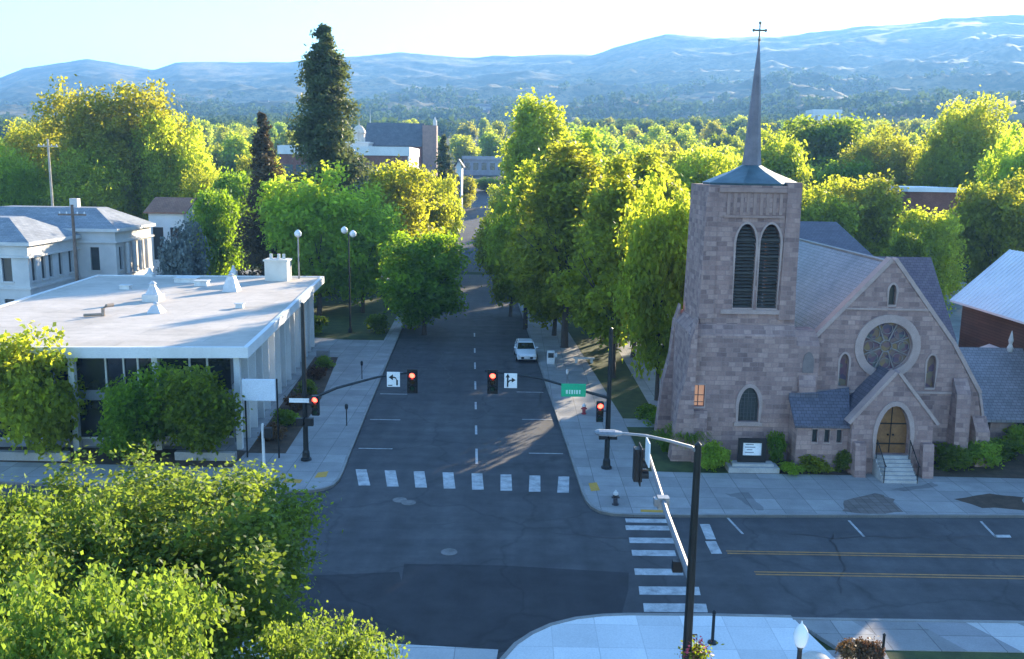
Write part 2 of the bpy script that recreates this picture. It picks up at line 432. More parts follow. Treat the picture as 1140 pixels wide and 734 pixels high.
CON_W = concrete('new_white_concrete', (0.64, 0.64, 0.63), (0.74, 0.735, 0.72), 1.6, 0.0, 0.8)
CON_D = concrete('dark_slab_concrete', (0.20, 0.19, 0.185), (0.28, 0.27, 0.26), 1.9)
KERB = M('kerb_concrete', (0.30, 0.29, 0.27), (0.22, 0.21, 0.20), 1.2, 0.85)
PAINT = M('road_paint_white', (0.52, 0.52, 0.51), (0.25, 0.25, 0.25), 2.2, 0.6, fine=18)
PAINT_Y = M('road_paint_yellow', (0.48, 0.235, 0.06), (0.26, 0.14, 0.06), 1.8, 0.6, fine=18)
TACT = M('tactile_yellow', (0.62, 0.34, 0.05), (0.45, 0.26, 0.05), 2, 0.7)
LAWN = M('lawn_grass', (0.065, 0.085, 0.022), (0.03, 0.042, 0.014), 1.0, 0.95, fine=14, bmp=0.6)
SOIL = M('bark_mulch', (0.10, 0.065, 0.042), (0.05, 0.035, 0.025), 1.5, 0.95, fine=12, bmp=0.5)

def kl(Y): return -9.08-0.0498*(Y-46.26)       # left kerb of the street
def kr(Y): return 3.88-0.047*(Y-41.67)        # right kerb of the street
def smooth_pts(a, b, c, n_=8):                 # a rounded corner through control point b
    return [tuple((1-t)**2*a[i]+2*t*(1-t)*b[i]+t*t*c[i] for i in (0, 1)) for t in [k/n_ for k in range(n_+1)]]
# the street, in depth steps that follow the rise of the land
mb = MB(); ys = [-30, 20, 60, 100, 140]+list(range(150, 345, 10))
vs = []; fs = []
for y in ys:
    z = gz((kl(y)+kr(y))/2, y) if y > 140 else 0.0
    z += 0.004 if y <= 140 else 0.12
    a, b = kl(y)-0.3, kr(y)+0.3
    vs += [(a, y, z), (b, y, z)]
for i in range(len(ys)-1): fs.append((2*i, 2*i+1, 2*i+3, 2*i+2))
mb.add(vs, fs); struct('street', mb, ASP)
sheet('cross_street', [(-90, 30.2), (120, 30.2), (120, 44.6), (9.0, 48.5), (-17, 49.4), (-90, 48.2)], 0.009, ASP)
sheet('asphalt_patch', [(-14, 34.0), (-7.6, 34.3), (-4.5, 34.7), G(447, 647)[:2], G(450, 628)[:2], G(560, 630)[:2], G(700, 638)[:2], (4.8, 33.4), (4.2, 31.0), (-0.5, 28.4), (-14, 28.6)], 0.014, ASP_NEW)

# pavement blocks: a raised slab with a kerb round it
def block(name, pts, mat, h=0.14):
    o = sheet(name, pts, h, mat, thick=h+0.05)
    return o
corner = [G(*p)[:2] for p in ((633, 505), (641, 530), (647, 549), (652, 560), (658, 567), (667, 572), (682, 575), (705, 576.2), (760, 576.6))]
NEc = [(kr(y), y) for y in (140, 110, 80, 60)]+corner+[(25.24, 41.76), (70, 41.9), (70, 140)]
block('pavement', NEc, CON)
cornL = [G(*p)[:2] for p in ((388, 512), (383, 526), (378, 536), (371, 543), (360, 547), (342, 549.5), (310, 550.5), (250, 549))]
NWc = [(kl(y), y) for y in (140, 110, 80, 60)]+cornL+[(-40, 44.9), (-90, 46.5), (-90, 140)]
block('pavement', list(reversed(NWc)), CON)
def kerb(name, pts, w_=0.16, h=0.153):
    mb = MB()
    for (x0, y0), (x1, y1) in zip(pts[:-1], pts[1:]):
        d = Vector((x1-x0, y1-y0, 0)); L = d.length; d.normalize(); nrm = Vector((-d.y, d.x, 0))*w_
        a = Vector((x0, y0, 0)); b = Vector((x1, y1, 0))
        p = [a, b, b+nrm, a+nrm]
        mb.hexa([tuple(q+Vector((0, 0, -0.04))) for q in p]+[tuple(q+Vector((0, 0, h))) for q in p])
    struct(name, mb, KERB)
kerb('kerb', [(p[0]+0.0, p[1]) for p in NEc[:-2]])
kerb('kerb', list(reversed([(p[0], p[1]) for p in NWc[:-2]])))
# near right corner: a bulb of new white concrete
bulb = [G(540, 760)[:2], G(556, 738)[:2], G(572, 720)[:2], G(590, 708)[:2], G(612, 698)[:2], G(640, 691)[:2], G(670, 687.5)[:2], G(700, 686.5)[:2], G(790, 687)[:2], G(880, 689)[:2]]
xe = bulb[-1][0]
block('corner_pavement', bulb+[(xe+0.9, 27.0), (xe+1.4, 16), (0.4, 10), (-0.9, 26.0)][0:], CON_W, 0.13)
kerb('kerb', list(reversed(bulb)))
# the pavement going on to the right, slab by slab
slabs = [(880, CON, 942), (942, CON_D, 1010), (1010, concrete('grey_slab_concrete', (0.24, 0.23, 0.23), (0.33, 0.32, 0.32), 2.5), 1066),
         (1066, concrete('pale_slab_concrete', (0.46, 0.45, 0.44), (0.56, 0.55, 0.53), 2.5), 1122), (1122, CON_D, 1150), (1150, concrete('pale_slab_concrete', (0.46, 0.45, 0.44), (0.56, 0.55, 0.53), 2.5), 1230), (1230, CON, 1500)]
for a, mt, b in slabs:
    def q(x, far):
        p = G(x, 690 if far else 690, 0); return p
    x0, x1 = G(a, 690)[0], G(b, 690)[0]
    yt = 31.15
    block('pavement_slab', [(x0, yt), (x0+1.05, 28.95), (x1+1.05, 28.95), (x1, yt)] if True else [], mt, 0.13)
kerb('kerb', [(60, 31.15), (xe, 31.15)])
sheet('lawn', [(13.2, 28.95), (60, 28.95), (60, 5), (11, 5)], 0.10, LAWN)
sheet('pavement', [(8.5, 28.9), (13.2, 28.95), (11, 5), (8.0, 5)], 0.095, CON)
# pale strip at the near mouth of the street
sheet('concrete_crossing', [(-9.6, 29.15), (-4.9, 29.1), (-0.3, 28.75), (-0.6, 24.6), (-9.6, 24.6)], 0.019, concrete('crossing_concrete', (0.46, 0.46, 0.455), (0.56, 0.555, 0.545), 1.8))
block('pavement', [(-90, 30.0), (-11.0, 30.0), (-8.6, 28.2), (-8.2, 24), (-7.6, -20), (-90, -20)][::-1], CON)
# crosswalks
def bar(name, p, z=0.016, mat=PAINT): sheet(name, [q[:2] for q in p], z, mat)
for i in range(8):
    cx = 403+i*(628-403)/7.0; cy = 532+i*(540-532)/7.0
    sl = (cx-560)*0.018
    bar('crosswalk', [G(cx-6.5-sl, cy+9), G(cx+6.5-sl, cy+9), G(cx+5.5+sl*0.2, cy-9), G(cx-6.5+sl*0.2, cy-9)], 0.019)
for (yy, xa, xb, hh) in ((580, 697, 747, 2.2), (588, 697, 750, 2.6), (602, 701, 751, 3), (616, 704, 752, 3.2), (637, 707, 760, 3.6), (658, 712, 779, 4.6), (677, 717, 787, 4.8)):
    bar('crosswalk', [G(xa, yy+hh), G(xb+1, yy+hh+0.6), G(xb-1, yy-hh+0.6), G(xa-1, yy-hh)], 0.019)
for k in range(7):                                                       # across the left arm
    y0 = 33.4+k*1.75
    bar('crosswalk', [(-14.6, y0), (-11.8, y0), (-11.8, y0+0.7), (-14.6, y0+0.7)], 0.019)
bar('stop_line', [G(779, 584), G(790, 584), G(797, 601), G(786, 601)], 0.019)
bar('stop_line', [G(785, 603), G(797, 603), G(804, 617), G(792, 617)], 0.019)
# lane lines
for a, b in ((500, 517), (474, 484), (448, 456), (425, 434), (404, 411), (388, 393), (371, 375)):
    xa = 530; x0 = 525+ (a-190)*0.0175; x1 = 525+(b-190)*0.0175
    p, q2 = G(x0, a), G(x1, b)
    bar('lane_marking', [(p[0]-0.07, p[1]), (p[0]+0.07, p[1]), (q2[0]+0.07, q2[1]), (q2[0]-0.07, q2[1])], 0.017)
for yy, zz in ((37.0, 9.6), (34.95, 10.3)):
    for off in (0, 0.24):
        bar('lane_marking', [(zz, yy+off), (80, yy-0.1+off), (80, yy+0.1-0.1+off), (zz, yy+0.10+off)], 0.019, PAINT_Y)
for (a, b) in ((810, 576), (945, 579), (1092, 580)):                      # parking stall marks of the cross street
    p = G(a, b+1); q2 = G(a+17, b+19)
    bar('parking_line', [(p[0]-.06, p[1]), (p[0]+.06, p[1]), (q2[0]+.06, q2[1]), (q2[0]-.06, q2[1])], 0.019)
bar('parking_line', [G(1106, 596), G(1124, 596), G(1126, 599), G(1108, 599)], 0.019)
for Y_, side in ((50.6, 1), (57.8, 1), (65.2, 1), (51.0, -1), (57.2, -1), (64.0, -1), (71, -1)):
    if side > 0: x1 = kr(Y_)-0.35; x0 = x1-2.0
    else: x0 = kl(Y_)+0.35; x1 = x0+2.0
    bar('parking_line', [(x0, Y_), (x1, Y_), (x1, Y_+0.13), (x0, Y_+0.13)], 0.017)
bar('parking_line', [(-29.0, 43.6), (-26.2, 43.55), (-26.2, 43.68), (-29.0, 43.73)], 0.017)
TAR = M('tar_seal', (0.016, 0.016, 0.017), None, 2, 0.5)
rd = random.Random(8)
for (x, y, a, L) in ((-6, 52, 1.5, 9), (-1.4, 47, 1.62, 16), (1.0, 58, 1.5, 10), (-8, 40, 0.1, 10), (1, 38.8, -0.1, 6), (12, 39.2, 0.0, 14), (16, 33.6, 0.05, 12), (24, 36.2, 1.4, 3), (-4.4, 66, 1.63, 14), (13, 33, 1.3, 7)):
    n_ = 14; L_pts = []; R_pts = []; px0, py0 = x, y
    for k in range(n_):
        a2 = a+rd.uniform(-0.45, 0.45); px0 += math.cos(a2)*L/n_; py0 += math.sin(a2)*L/n_; w2 = rd.uniform(0.02, 0.05)
        L_pts.append((px0-math.sin(a)*w2, py0+math.cos(a)*w2)); R_pts.append((px0+math.sin(a)*w2, py0-math.cos(a)*w2))
    mb = MB(); mb.add([(p[0], p[1], 0.0165) for p in L_pts]+[(p[0], p[1], 0.0165) for p in R_pts], [(n_+i, n_+i+1, i+1, i) for i in range(n_-1)]); struct('tar_seam', mb, TAR)
# yellow bumps on the ramps
for p in ([G(655, 541), G(664, 540), G(668, 549), G(658, 550)], [G(713, 570.5), G(738, 571.2), G(738, 574), G(713, 573.2)],
          [G(354, 529), G(366, 527.5), G(363, 534), G(350, 535)], [G(318, 536), G(337, 537), G(334, 541), G(314, 540)]):
    bar('tactile_paving', p, 0.146, TACT)
mh = MB()
for (x, y) in ((500, 615), (445, 557), (455, 560)):
    c = G(x, y); mh.lathe((c[0], c[1], 0.012), [(0.36, 0), (0.36, 0.008), (0.30, 0.009)], 20)
struct('manhole_cover', mh, M('worn_iron', (0.22, 0.21, 0.2), (0.12, 0.115, 0.11), 3, 0.6, 0.5))
# brown brick and damp patches in the right pavement
STAIN = concrete('brown_paving', (0.14, 0.115, 0.10), (0.22, 0.185, 0.165), 0.4)
STAIN2 = concrete('damp_concrete', (0.17, 0.165, 0.16), (0.23, 0.22, 0.215))
def wob(pts, seed, k=0.12):
    rd = random.Random(seed); out = []
    for i in range(len(pts)):
        a = pts[i]; b = pts[(i+1) % len(pts)]
        for t in (0, 0.33, 0.66): out.append((a[0]+(b[0]-a[0])*t+rd.uniform(-k, k), a[1]+(b[1]-a[1])*t+rd.uniform(-k, k)))
    return out
sheet('paving_patch', wob([G(940, 573)[:2], G(975, 576)[:2], G(1003, 572)[:2], G(993, 558)[:2], G(975, 552)[:2], G(940, 560)[:2]], 1), 0.145, STAIN)
sheet('paving_patch', wob([G(805, 553)[:2], G(832, 551)[:2], G(842, 562)[:2], G(850, 571)[:2], G(838, 570)[:2], G(826, 560)[:2]], 2), 0.145, STAIN2)
sheet('paving_patch', wob([G(993, 548)[:2], G(1040, 540)[:2], G(1042, 544)[:2], G(1010, 550)[:2]], 3), 0.145, STAIN2)
sheet('paving_patch', wob([G(1062, 558)[:2], G(1100, 553)[:2], G(1140, 556)[:2], G(1140, 571)[:2], G(1090, 568)[:2]], 4), 0.145, SOIL)
# lawn and beds on the church side
sheet('lawn', [(7.6, 47.4), (10.3, 47.3), (12.2, 47.3), (12.2, 49.6), (9.5, 56), (7.5, 56)], 0.15, LAWN)
sheet('lawn', [(7.5, 58), (9.8, 58), (9.8, 100), (5.2, 100)], 0.15, LAWN)
sheet('planting_bed', [(12.25, 47.3), (19.6, 47.3), (19.6, 49.9), (12.25, 49.9)], 0.15, SOIL)
sheet('planting_bed', [(23.3, 47.3), (36, 47.0), (36, 53), (23.3, 53)], 0.15, SOIL)
sheet('lawn', [(28.5, 44.8), (40, 44.8), (40, 46.6), (29.5, 46.6)], 0.15, LAWN)
sheet('planting_bed', [(-15.1, 49.5), (-12.9, 49.5), (-13.5, 62), (-15.0, 76), (-17.0, 76)], 0.15, SOIL)
sheet('planting_bed', [(-40, 47.6), (-15.2, 46.9), (-15.2, 49.9), (-40, 50)], 0.15, SOIL)
sheet('lawn', [(-16, 84), (-12.2, 84), (-14, 130), (-30, 130), (-30, 88)], 0.15, LAWN)

# ------------------------------------------------------------------ foliage
def leaf_mesh(name, cen, size, nrm_bias, rs, mat, aspect=0.62):
    n_ = len(cen)
    nrm = rs.normal(size=(n_, 3))+nrm_bias; nrm /= np.linalg.norm(nrm, axis=1)[:, None]
    a = np.cross(nrm, rs.normal(size=(n_, 3))); a /= np.linalg.norm(a, axis=1)[:, None]
    b = np.cross(nrm, a)
    s_ = size*(0.65+0.7*rs.rand(n_))[:, None]
    v = np.stack([cen-a*s_, cen-b*s_*aspect+nrm*s_*0.12, cen+a*s_, cen+b*s_*aspect+nrm*s_*0.12], 1).reshape(-1, 3)
    me = bpy.data.meshes.new(name)
    me.vertices.add(n_*4); me.vertices.foreach_set('co', v.ravel().astype(np.float32))
    me.loops.add(n_*4); me.loops.foreach_set('vertex_index', np.arange(n_*4, dtype=np.int32))
    me.polygons.add(n_); me.polygons.foreach_set('loop_start', np.arange(0, n_*4, 4, dtype=np.int32))
    me.polygons.foreach_set('loop_total', np.full(n_, 4, dtype=np.int32))
    me.update(calc_edges=True); me.materials.append(mat)
    return me
def crown_points(rs, nclump, per, rxy, rz, zc, clump_r, shape='round', lobes=9):
    """leaf centres of an uneven crown: clumps gathered on lobes, thinner inside"""
    ld = rs.normal(size=(lobes, 3)); ld[:, 2] = ld[:, 2]*0.8+0.15; ld /= np.linalg.norm(ld, axis=1)[:, None]
    lr = 0.5+0.5*rs.rand(lobes)
    pts = []
    k = int(nclump)
    li = rs.randint(0, lobes, k)
    core = ld[li]*lr[li][:, None]*0.72
    d = rs.normal(size=(k, 3)); d /= np.linalg.norm(d, axis=1)[:, None]
    rad = 0.13+0.27*rs.rand(k)**0.5
    cc = core+d*rad[:, None]
    extra = rs.rand(k) < 0.17
    d2 = rs.normal(size=(k, 3)); d2 /= np.linalg.norm(d2, axis=1)[:, None]
    cc[extra] = (d2*(0.15+0.7*rs.rand(k)**0.6)[:, None])[extra]
    if shape == 'tall':
        t = (cc[:, 2]+1)/2; wd = np.interp(t, [0, 0.15, 0.4, 0.75, 1.0], [0.55, 0.95, 1.05, 0.7, 0.25]); cc[:, :2] *= wd[:, None]
    elif shape == 'vase':
        t = (cc[:, 2]+1)/2; wd = np.interp(t, [0, 0.3, 0.7, 1.0], [0.6, 0.9, 1.1, 0.8]); cc[:, :2] *= wd[:, None]
    c = cc*np.array([rxy, rxy, rz])+np.array([0, 0, zc])
    q = np.repeat(c, per, 0)
    g = rs.normal(size=q.shape)*clump_r*np.array([1, 1, 0.7])*0.6
    pts = q+g
    out = (pts-np.array([0, 0, zc])); out /= (np.linalg.norm(out, axis=1)[:, None]+1e-6)
    return pts, out
BARK = M('tree_bark', (0.085, 0.065, 0.05), (0.05, 0.038, 0.03), 3, 0.95, fine=20, bmp=0.7)
def trunk_mb(rs, h_trunk, h_top, r, spread, limbs=7):
    mb = MB()
    lean = rs.normal(size=2)*0.15
    mb.tube([(0, 0, -0.1), (0.02, 0, 0.25), (lean[0]*0.4, lean[1]*0.4, h_trunk*0.6), (lean[0], lean[1], h_trunk), (lean[0]*1.3, lean[1]*1.2, (h_trunk+h_top)/2), (lean[0]*1.3, lean[1], h_top)],
            [r*1.5, r*1.1, r*0.92, r*0.8, r*0.45, r*0.1], 9)
    for i in range(limbs):
        a = 2*math.pi*i/limbs+rs.rand()*0.7; z0 = h_trunk*(0.85+0.5*rs.rand()); L = spread*(0.6+0.4*rs.rand())
        z1 = z0+(h_top-z0)*(0.35+0.4*rs.rand())
        p = [(lean[0], lean[1], z0), (lean[0]+math.cos(a)*L*0.45, lean[1]+math.sin(a)*L*0.45, z0+(z1-z0)*0.6), (math.cos(a)*L, math.sin(a)*L, z1)]
        mb.tube(p, [r*0.5, r*0.3, r*0.07], 6)
        for j in range(2):
            b = a+rs.uniform(-0.9, 0.9)
            mb.tube([p[1], (p[1][0]+math.cos(b)*L*0.45, p[1][1]+math.sin(b)*L*0.45, p[1][2]+(h_top-p[1][2])*0.45)], [r*0.22, r*0.05], 5)
    return mb
LF = Mleaf('leaf_bright', (0.065, 0.11, 0.014), (0.15, 0.20, 0.025), (0.76, 0.80, 0.05), 0.62)
LF_Y = Mleaf('leaf_yellow_green', (0.08, 0.115, 0.014), (0.17, 0.195, 0.025), (0.82, 0.80, 0.05), 0.62)
LF_D = Mleaf('leaf_deep_green', (0.04, 0.075, 0.012), (0.09, 0.13, 0.018), (0.52, 0.64, 0.02), 0.55)
LF_C = Mleaf('conifer_needles', (0.035, 0.055, 0.022), (0.085, 0.10, 0.04), (0.22, 0.24, 0.06), 0.35)
LF_B = Mleaf('conifer_needles_brown', (0.045, 0.038, 0.02), (0.10, 0.075, 0.04), (0.18, 0.13, 0.05), 0.3)
LF_G = Mleaf('leaf_grey_blue', (0.09, 0.12, 0.11), (0.16, 0.19, 0.18), (0.15, 0.18, 0.14), 0.25)
LF_R = Mleaf('leaf_russet', (0.06, 0.03, 0.02), (0.12, 0.06, 0.03), (0.2, 0.08, 0.03), 0.3)
LF_F = Mleaf('leaf_foreground', (0.05, 0.085, 0.012), (0.11, 0.165, 0.022), (0.40, 0.50, 0.05), 0.48, 0.25, 0.25)
PROTO = {}
def proto(key, h, rxy, zb, nclump, per, lsize, clump_r, mat, seed, shape='round', lobes=10, r=0.25):
    """one tree at the origin, height h, crown from zb to h"""
    rs = np.random.RandomState(seed)
    pts, outd = crown_points(rs, nclump, per, rxy, (h-zb)/2/0.93, (h+zb)/2, clump_r, shape, lobes)
    ctr = (h+zb)/2; rr = np.linalg.norm(pts[:, :2], axis=1)
    pts[:, :2] *= rxy/np.percentile(rr, 98.5)
    lo, hi = np.percentile(pts[:, 2], 1), np.percentile(pts[:, 2], 99.6)
    pts[:, 2] = zb+(pts[:, 2]-lo)*(h-zb)/(hi-lo)
    me = leaf_mesh('crown', pts, lsize, outd*0.5+np.array([0, 0, 0.6]), rs, mat)
    zmax = np.percentile(pts[:, 2], 99.7); 
    tm = trunk_mb(rs, max(zb+0.4, h*0.2), h*0.82, r, rxy*0.75)
    PROTO[key] = (me, tm, h, rxy, {})
def conifer_proto(key, h, r, mat, seed, nl, lsize=0.3, wide=False):
    rs = np.random.RandomState(seed); pts = []; bias = []
    nb = int(h*9)
    tm = MB().tube([(0, 0, -0.1), (0, 0, h*0.4), (0, 0, h*0.97)], [h*0.016, h*0.011, 0.03], 8)
    for i in range(nb):
        t = (i+rs.rand())/nb; z = h*(0.08+0.92*t)
        R_ = r*(min(1.0, 1.35*(1-t)**0.5)*0.95+0.03 if wide else min(1.0, (1-t)*1.65)**0.8*0.92+0.05)*(0.6+0.55*rs.rand())*(1 if t > 0.1 else 0.8)
        a = rs.rand()*6.283; droop = 0.28+0.1*rs.rand()
        k = max(8, int(nl/nb*(R_/r+0.25)))
        s_ = rs.rand(k)**0.7
        x = math.cos(a)*R_*s_; y = math.sin(a)*R_*s_; zz = z-R_*droop*s_+R_*0.14*s_**3
        sp = 0.10*R_+0.12
        p = np.stack([x, y, zz], 1)+rs.normal(size=(k, 3))*np.array([sp, sp, sp*0.75])
        pts.append(p); bias.append(np.tile([math.cos(a)*0.4, math.sin(a)*0.4, 0.8], (k, 1)))
        if R_ > 0.6: tm.tube([(0, 0, z), (math.cos(a)*R_*0.85, math.sin(a)*R_*0.85, z-R_*droop*0.8)], [0.05, 0.012], 4)
    pts = np.concatenate(pts); bias = np.concatenate(bias)
    PROTO[key] = (leaf_mesh('crown', pts, lsize, bias, rs, mat, 0.45), tm, h, r, {})
proto('broad_a', 14, 6.0, 2.2, 380, 60, 0.24, 0.9, LF_Y, 11, lobes=13)
proto('broad_b', 14, 5.6, 2.6, 380, 60, 0.24, 0.9, LF, 12, lobes=11)
proto('broad_c', 12, 5.6, 2.0, 380, 60, 0.23, 0.85, LF_D, 13, lobes=12)
proto('tall_a', 16, 4.6, 3.2, 420, 66, 0.19, 0.75, LF, 21, 'tall', 16)
proto('tall_b', 17, 4.4, 3.4, 420, 66, 0.19, 0.75, LF_Y, 22, 'tall', 15)
proto('tall_c', 15, 4.8, 3.2, 420, 66, 0.19, 0.75, LF, 23, 'tall', 14)
proto('park_a', 24, 11.5, 3.0, 900, 50, 0.30, 1.3, LF_Y, 14, lobes=20, r=0.5)
proto('park_b', 24, 11.0, 3.0, 900, 50, 0.30, 1.3, LF, 15, lobes=18, r=0.5)
proto('round_small', 6.0, 2.9, 0.7, 330, 40, 0.15, 0.5, LF_D, 31, lobes=12, r=0.1)
proto('round_small_b', 6.0, 2.9, 0.7, 330, 40, 0.15, 0.5, LF_Y, 32, lobes=12, r=0.1)
proto('far_a', 13, 5.4, 1.5, 190, 36, 0.38, 1.05, LF_Y, 41, lobes=9)
proto('far_b', 13, 5.2, 1.5, 190, 36, 0.38, 1.05, LF, 42, lobes=9)
proto('far_c', 12, 5.6, 1.5, 190, 36, 0.38, 1.05, LF_D, 43, lobes=8)
proto('far_d', 14, 5.0, 1.5, 190, 36, 0.38, 1.05, LF_Y, 44, 'vase', 9)
proto('near_a', 9.5, 4.8, 2.2, 600, 190, 0.078, 0.46, LF_F, 55, lobes=32, r=0.22)
proto('near_b', 9.0, 4.4, 2.0, 440, 210, 0.08, 0.44, LF_F, 52, lobes=18, r=0.2)
conifer_proto('conifer_big', 30, 4.4, LF_C, 61, 52000, 0.24, True)
conifer_proto('conifer_brown', 20, 3.0, LF_B, 62, 17000, 0.22)
conifer_proto('conifer_small', 10, 2.2, LF_C, 63, 4000, 0.3)
def tree(key, name, label, loc, h, width, group=None, rz=None, cat='tree'):
    me, tm, h0, r0, cache = PROTO[key]
    o = thing(name, label, cat, loc, group)
    o.scale = (width/2/r0, width/2/r0, h/h0); o.rotation_euler.z = rz if rz is not None else (loc[0]*3.7+loc[1]*1.3) % 6.28
    if 'trunk' not in cache:
        t = tm.build('trunk', BARK, None); t.location = (0, 0, 0); t.parent = o; cache['trunk'] = t
    else:
        t = cache['trunk'].copy(); C.objects.link(t); t.parent = o
    c = bpy.data.objects.new('crown', me); C.objects.link(c); c.parent = o
    return o
def ptree(key, name, label, cx, top, Y, wpx, group=None, cat='tree', rz=None, base=None):
    x, y, z = D(cx, top, Y); b = gz(x, Y) if base is None else base
    return tree(key, name, label, (x, Y, b-0.02), z-b, wpx*Y*1.0/1000.0, group, rz, cat)

# ------------------------------------------------------------------ church
ST = Mstone('church_stone', (0.24, 0.155, 0.145), (0.35, 0.225, 0.20), (0.45, 0.30, 0.26), (0.29, 0.20, 0.18))
TRIM = M('dressed_sandstone', (0.43, 0.31, 0.275), (0.34, 0.24, 0.215), 1.2, 0.85)
SL = Mslate('slate_roof', (0.20, 0.19, 0.205), (0.26, 0.245, 0.265))
SL_D = Mslate('dark_slate_roof', (0.085, 0.08, 0.10), (0.12, 0.11, 0.14))
SL_P = Mslate('purple_slate_roof', (0.12, 0.08, 0.10), (0.17, 0.12, 0.13))
COP = M('weathered_metal_roof', (0.08, 0.14, 0.16), (0.05, 0.085, 0.10), 1.5, 0.5, 0.3)
DARKG = Mglass('leaded_glass', (0.03, 0.035, 0.035), 0.25)
CH = thing('stone_church', 'pink stone church with square bell tower, thin spire and round window', 'church', (18, 52, 0))
TY0 = 50.0
# tower: lower stage, belfry stage
tw = MB()
low_win = lancet(13.55, 2.45, 4.45, 1.16)
tw.prism(rect(10.05, 16.0, -0.2, 7.4), 'y', 49.62, 50.02, [low_win, rect(10.35, 11.0, 3.3, 4.55)])
tw.box(10.05, 10.45, 50.02, 55.6, -0.2, 7.4); tw.box(15.6, 16.0, 50.02, 55.6, -0.2, 7.4); tw.box(10.45, 15.6, 55.2, 55.6, -0.2, 7.4)
tw.hexa([(10.05, 49.62, 7.4), (16.0, 49.62, 7.4), (16.0, 55.6, 7.4), (10.05, 55.6, 7.4), (10.55, 50.0, 8.0), (15.95, 50.0, 8.0), (15.95, 55.3, 8.0), (10.55, 55.3, 8.0)])
TOWER = tw.build('tower', ST, CH)
bel = MB()
bw1, bw2 = lancet(12.93, 8.95, 13.65, 1.12), lancet(14.28, 8.95, 13.65, 1.12)
bel.prism([(10.6, 7.99), (15.95, 7.99), (15.7, 15.75), (10.72, 15.75)], 'y', 50.02, 50.42, [bw1, bw2])
bel.hexa([(10.6, 50.42, 7.99), (11.0, 50.42, 7.99), (11.0, 55.2, 7.99), (10.6, 55.2, 7.99), (10.72, 50.42, 15.75), (11.1, 50.42, 15.75), (11.1, 55.1, 15.75), (10.72, 55.1, 15.75)])
bel.hexa([(15.55, 50.42, 7.99), (15.95, 50.42, 7.99), (15.95, 55.2, 7.99), (15.55, 55.2, 7.99), (15.3, 50.42, 15.75), (15.7, 50.42, 15.75), (15.7, 55.1, 15.75), (15.3, 55.1, 15.75)])
bel.box(11.0, 15.3, 54.7, 55.1, 7.99, 15.75); bel.box(11.1, 15.3, 50.42, 54.7, 15.55, 15.75)
# stair turret on the right corner, corner strips, blind arcade
bel.box(14.98, 15.86, 49.9, 50.6, 8.3, 15.95, 0.05, 0.03)
bel.box(10.5, 11.35, 49.93, 50.6, 8.3, 15.2, 0.12, 0.05)
BEL = bel.build('belfry', ST, CH)
ar = MB()
for i in range(9): ar.box(11.75+i*0.36, 11.93+i*0.36, 49.97, 50.03, 14.15, 15.35)
ar.box(11.6, 14.95, 49.90, 50.03, 13.98, 14.12); ar.box(11.3, 15.0, 49.88, 50.03, 15.38, 15.6)
ar.build('arcade', M('worn_pink_stone', (0.36, 0.235, 0.20), (0.28, 0.18, 0.155), 1.5, 0.9), CH)
for wdw in (bw1, bw2):
    f = ring(MB(), wdw, 0.13, 'y', 49.96, 50.0).build('window_frame', TRIM, CH)
    mb = MB(); cx = sum(p[0] for p in wdw)/len(wdw)
    for i in range(24):
        z = 8.98+i*0.19
        hw = 0.56 if z < 12.7 else 0.56*max(0.12, 1-((z-12.7)/0.95)**1.5)
        mb.hexa([(cx-hw, 50.12, z), (cx+hw, 50.12, z), (cx+hw, 50.3, z+0.1), (cx-hw, 50.3, z+0.1), (cx-hw, 50.12, z+0.03), (cx+hw, 50.12, z+0.03), (cx+hw, 50.3, z+0.13), (cx-hw, 50.3, z+0.13)])
    for z in (9.9, 10.85, 11.8, 12.7): mb.box(cx-0.55, cx+0.55, 50.06, 50.12, z, z+0.09)
    lv = mb.build('louvre', M('louvre_wood', (0.07, 0.065, 0.06), (0.04, 0.038, 0.036), 2, 0.85), CH)
MB().box(11.7, 15.0, 49.85, 50.03, 8.62, 8.85, 0, 0).build('sill', TRIM, CH)
MB().prism(low_win, 'y', 49.84, 49.88).build('window', DARKG, CH)
ring(MB(), low_win, 0.22, 'y', 49.55, 49.61).build('window_frame', TRIM, CH)
lm = MB()
for k in range(-2, 3): lm.box(13.55+k*0.2-0.012, 13.55+k*0.2+0.012, 49.81, 49.835, 2.5, 4.2-abs(k)*0.25)
for z in np.arange(2.7, 4.1, 0.22): lm.box(13.1, 14.0, 49.81, 49.835, z, z+0.02)
lm.build('leading', M('lead', (0.1, 0.1, 0.1), None, 2, 0.6), CH)
MB().box(12.75, 14.35, 49.5, 49.62, 2.2, 2.42).build('sill', TRIM, CH)
MB().box(10.35, 11.0, 49.86, 49.9, 3.3, 4.55).build('window', Memit('lit_stained_glass', (1.0, 0.5, 0.28), 0.06, (0.45, 0.25, 0.16)), CH, label='small square window glowing warm orange')
mb = MB(); mb.box(10.655, 10.695, 49.80, 49.855, 3.3, 4.55); mb.box(10.35, 11.0, 49.81, 49.85, 3.9, 3.94); mb.box(10.35, 11.0, 49.81, 49.85, 3.5, 3.53); mb.build('leading', MATS['lead'], CH)
ring(MB(), rect(10.35, 11.0, 3.3, 4.55), 0.12, 'y', 49.56, 49.61).build('window_frame', TRIM, CH)
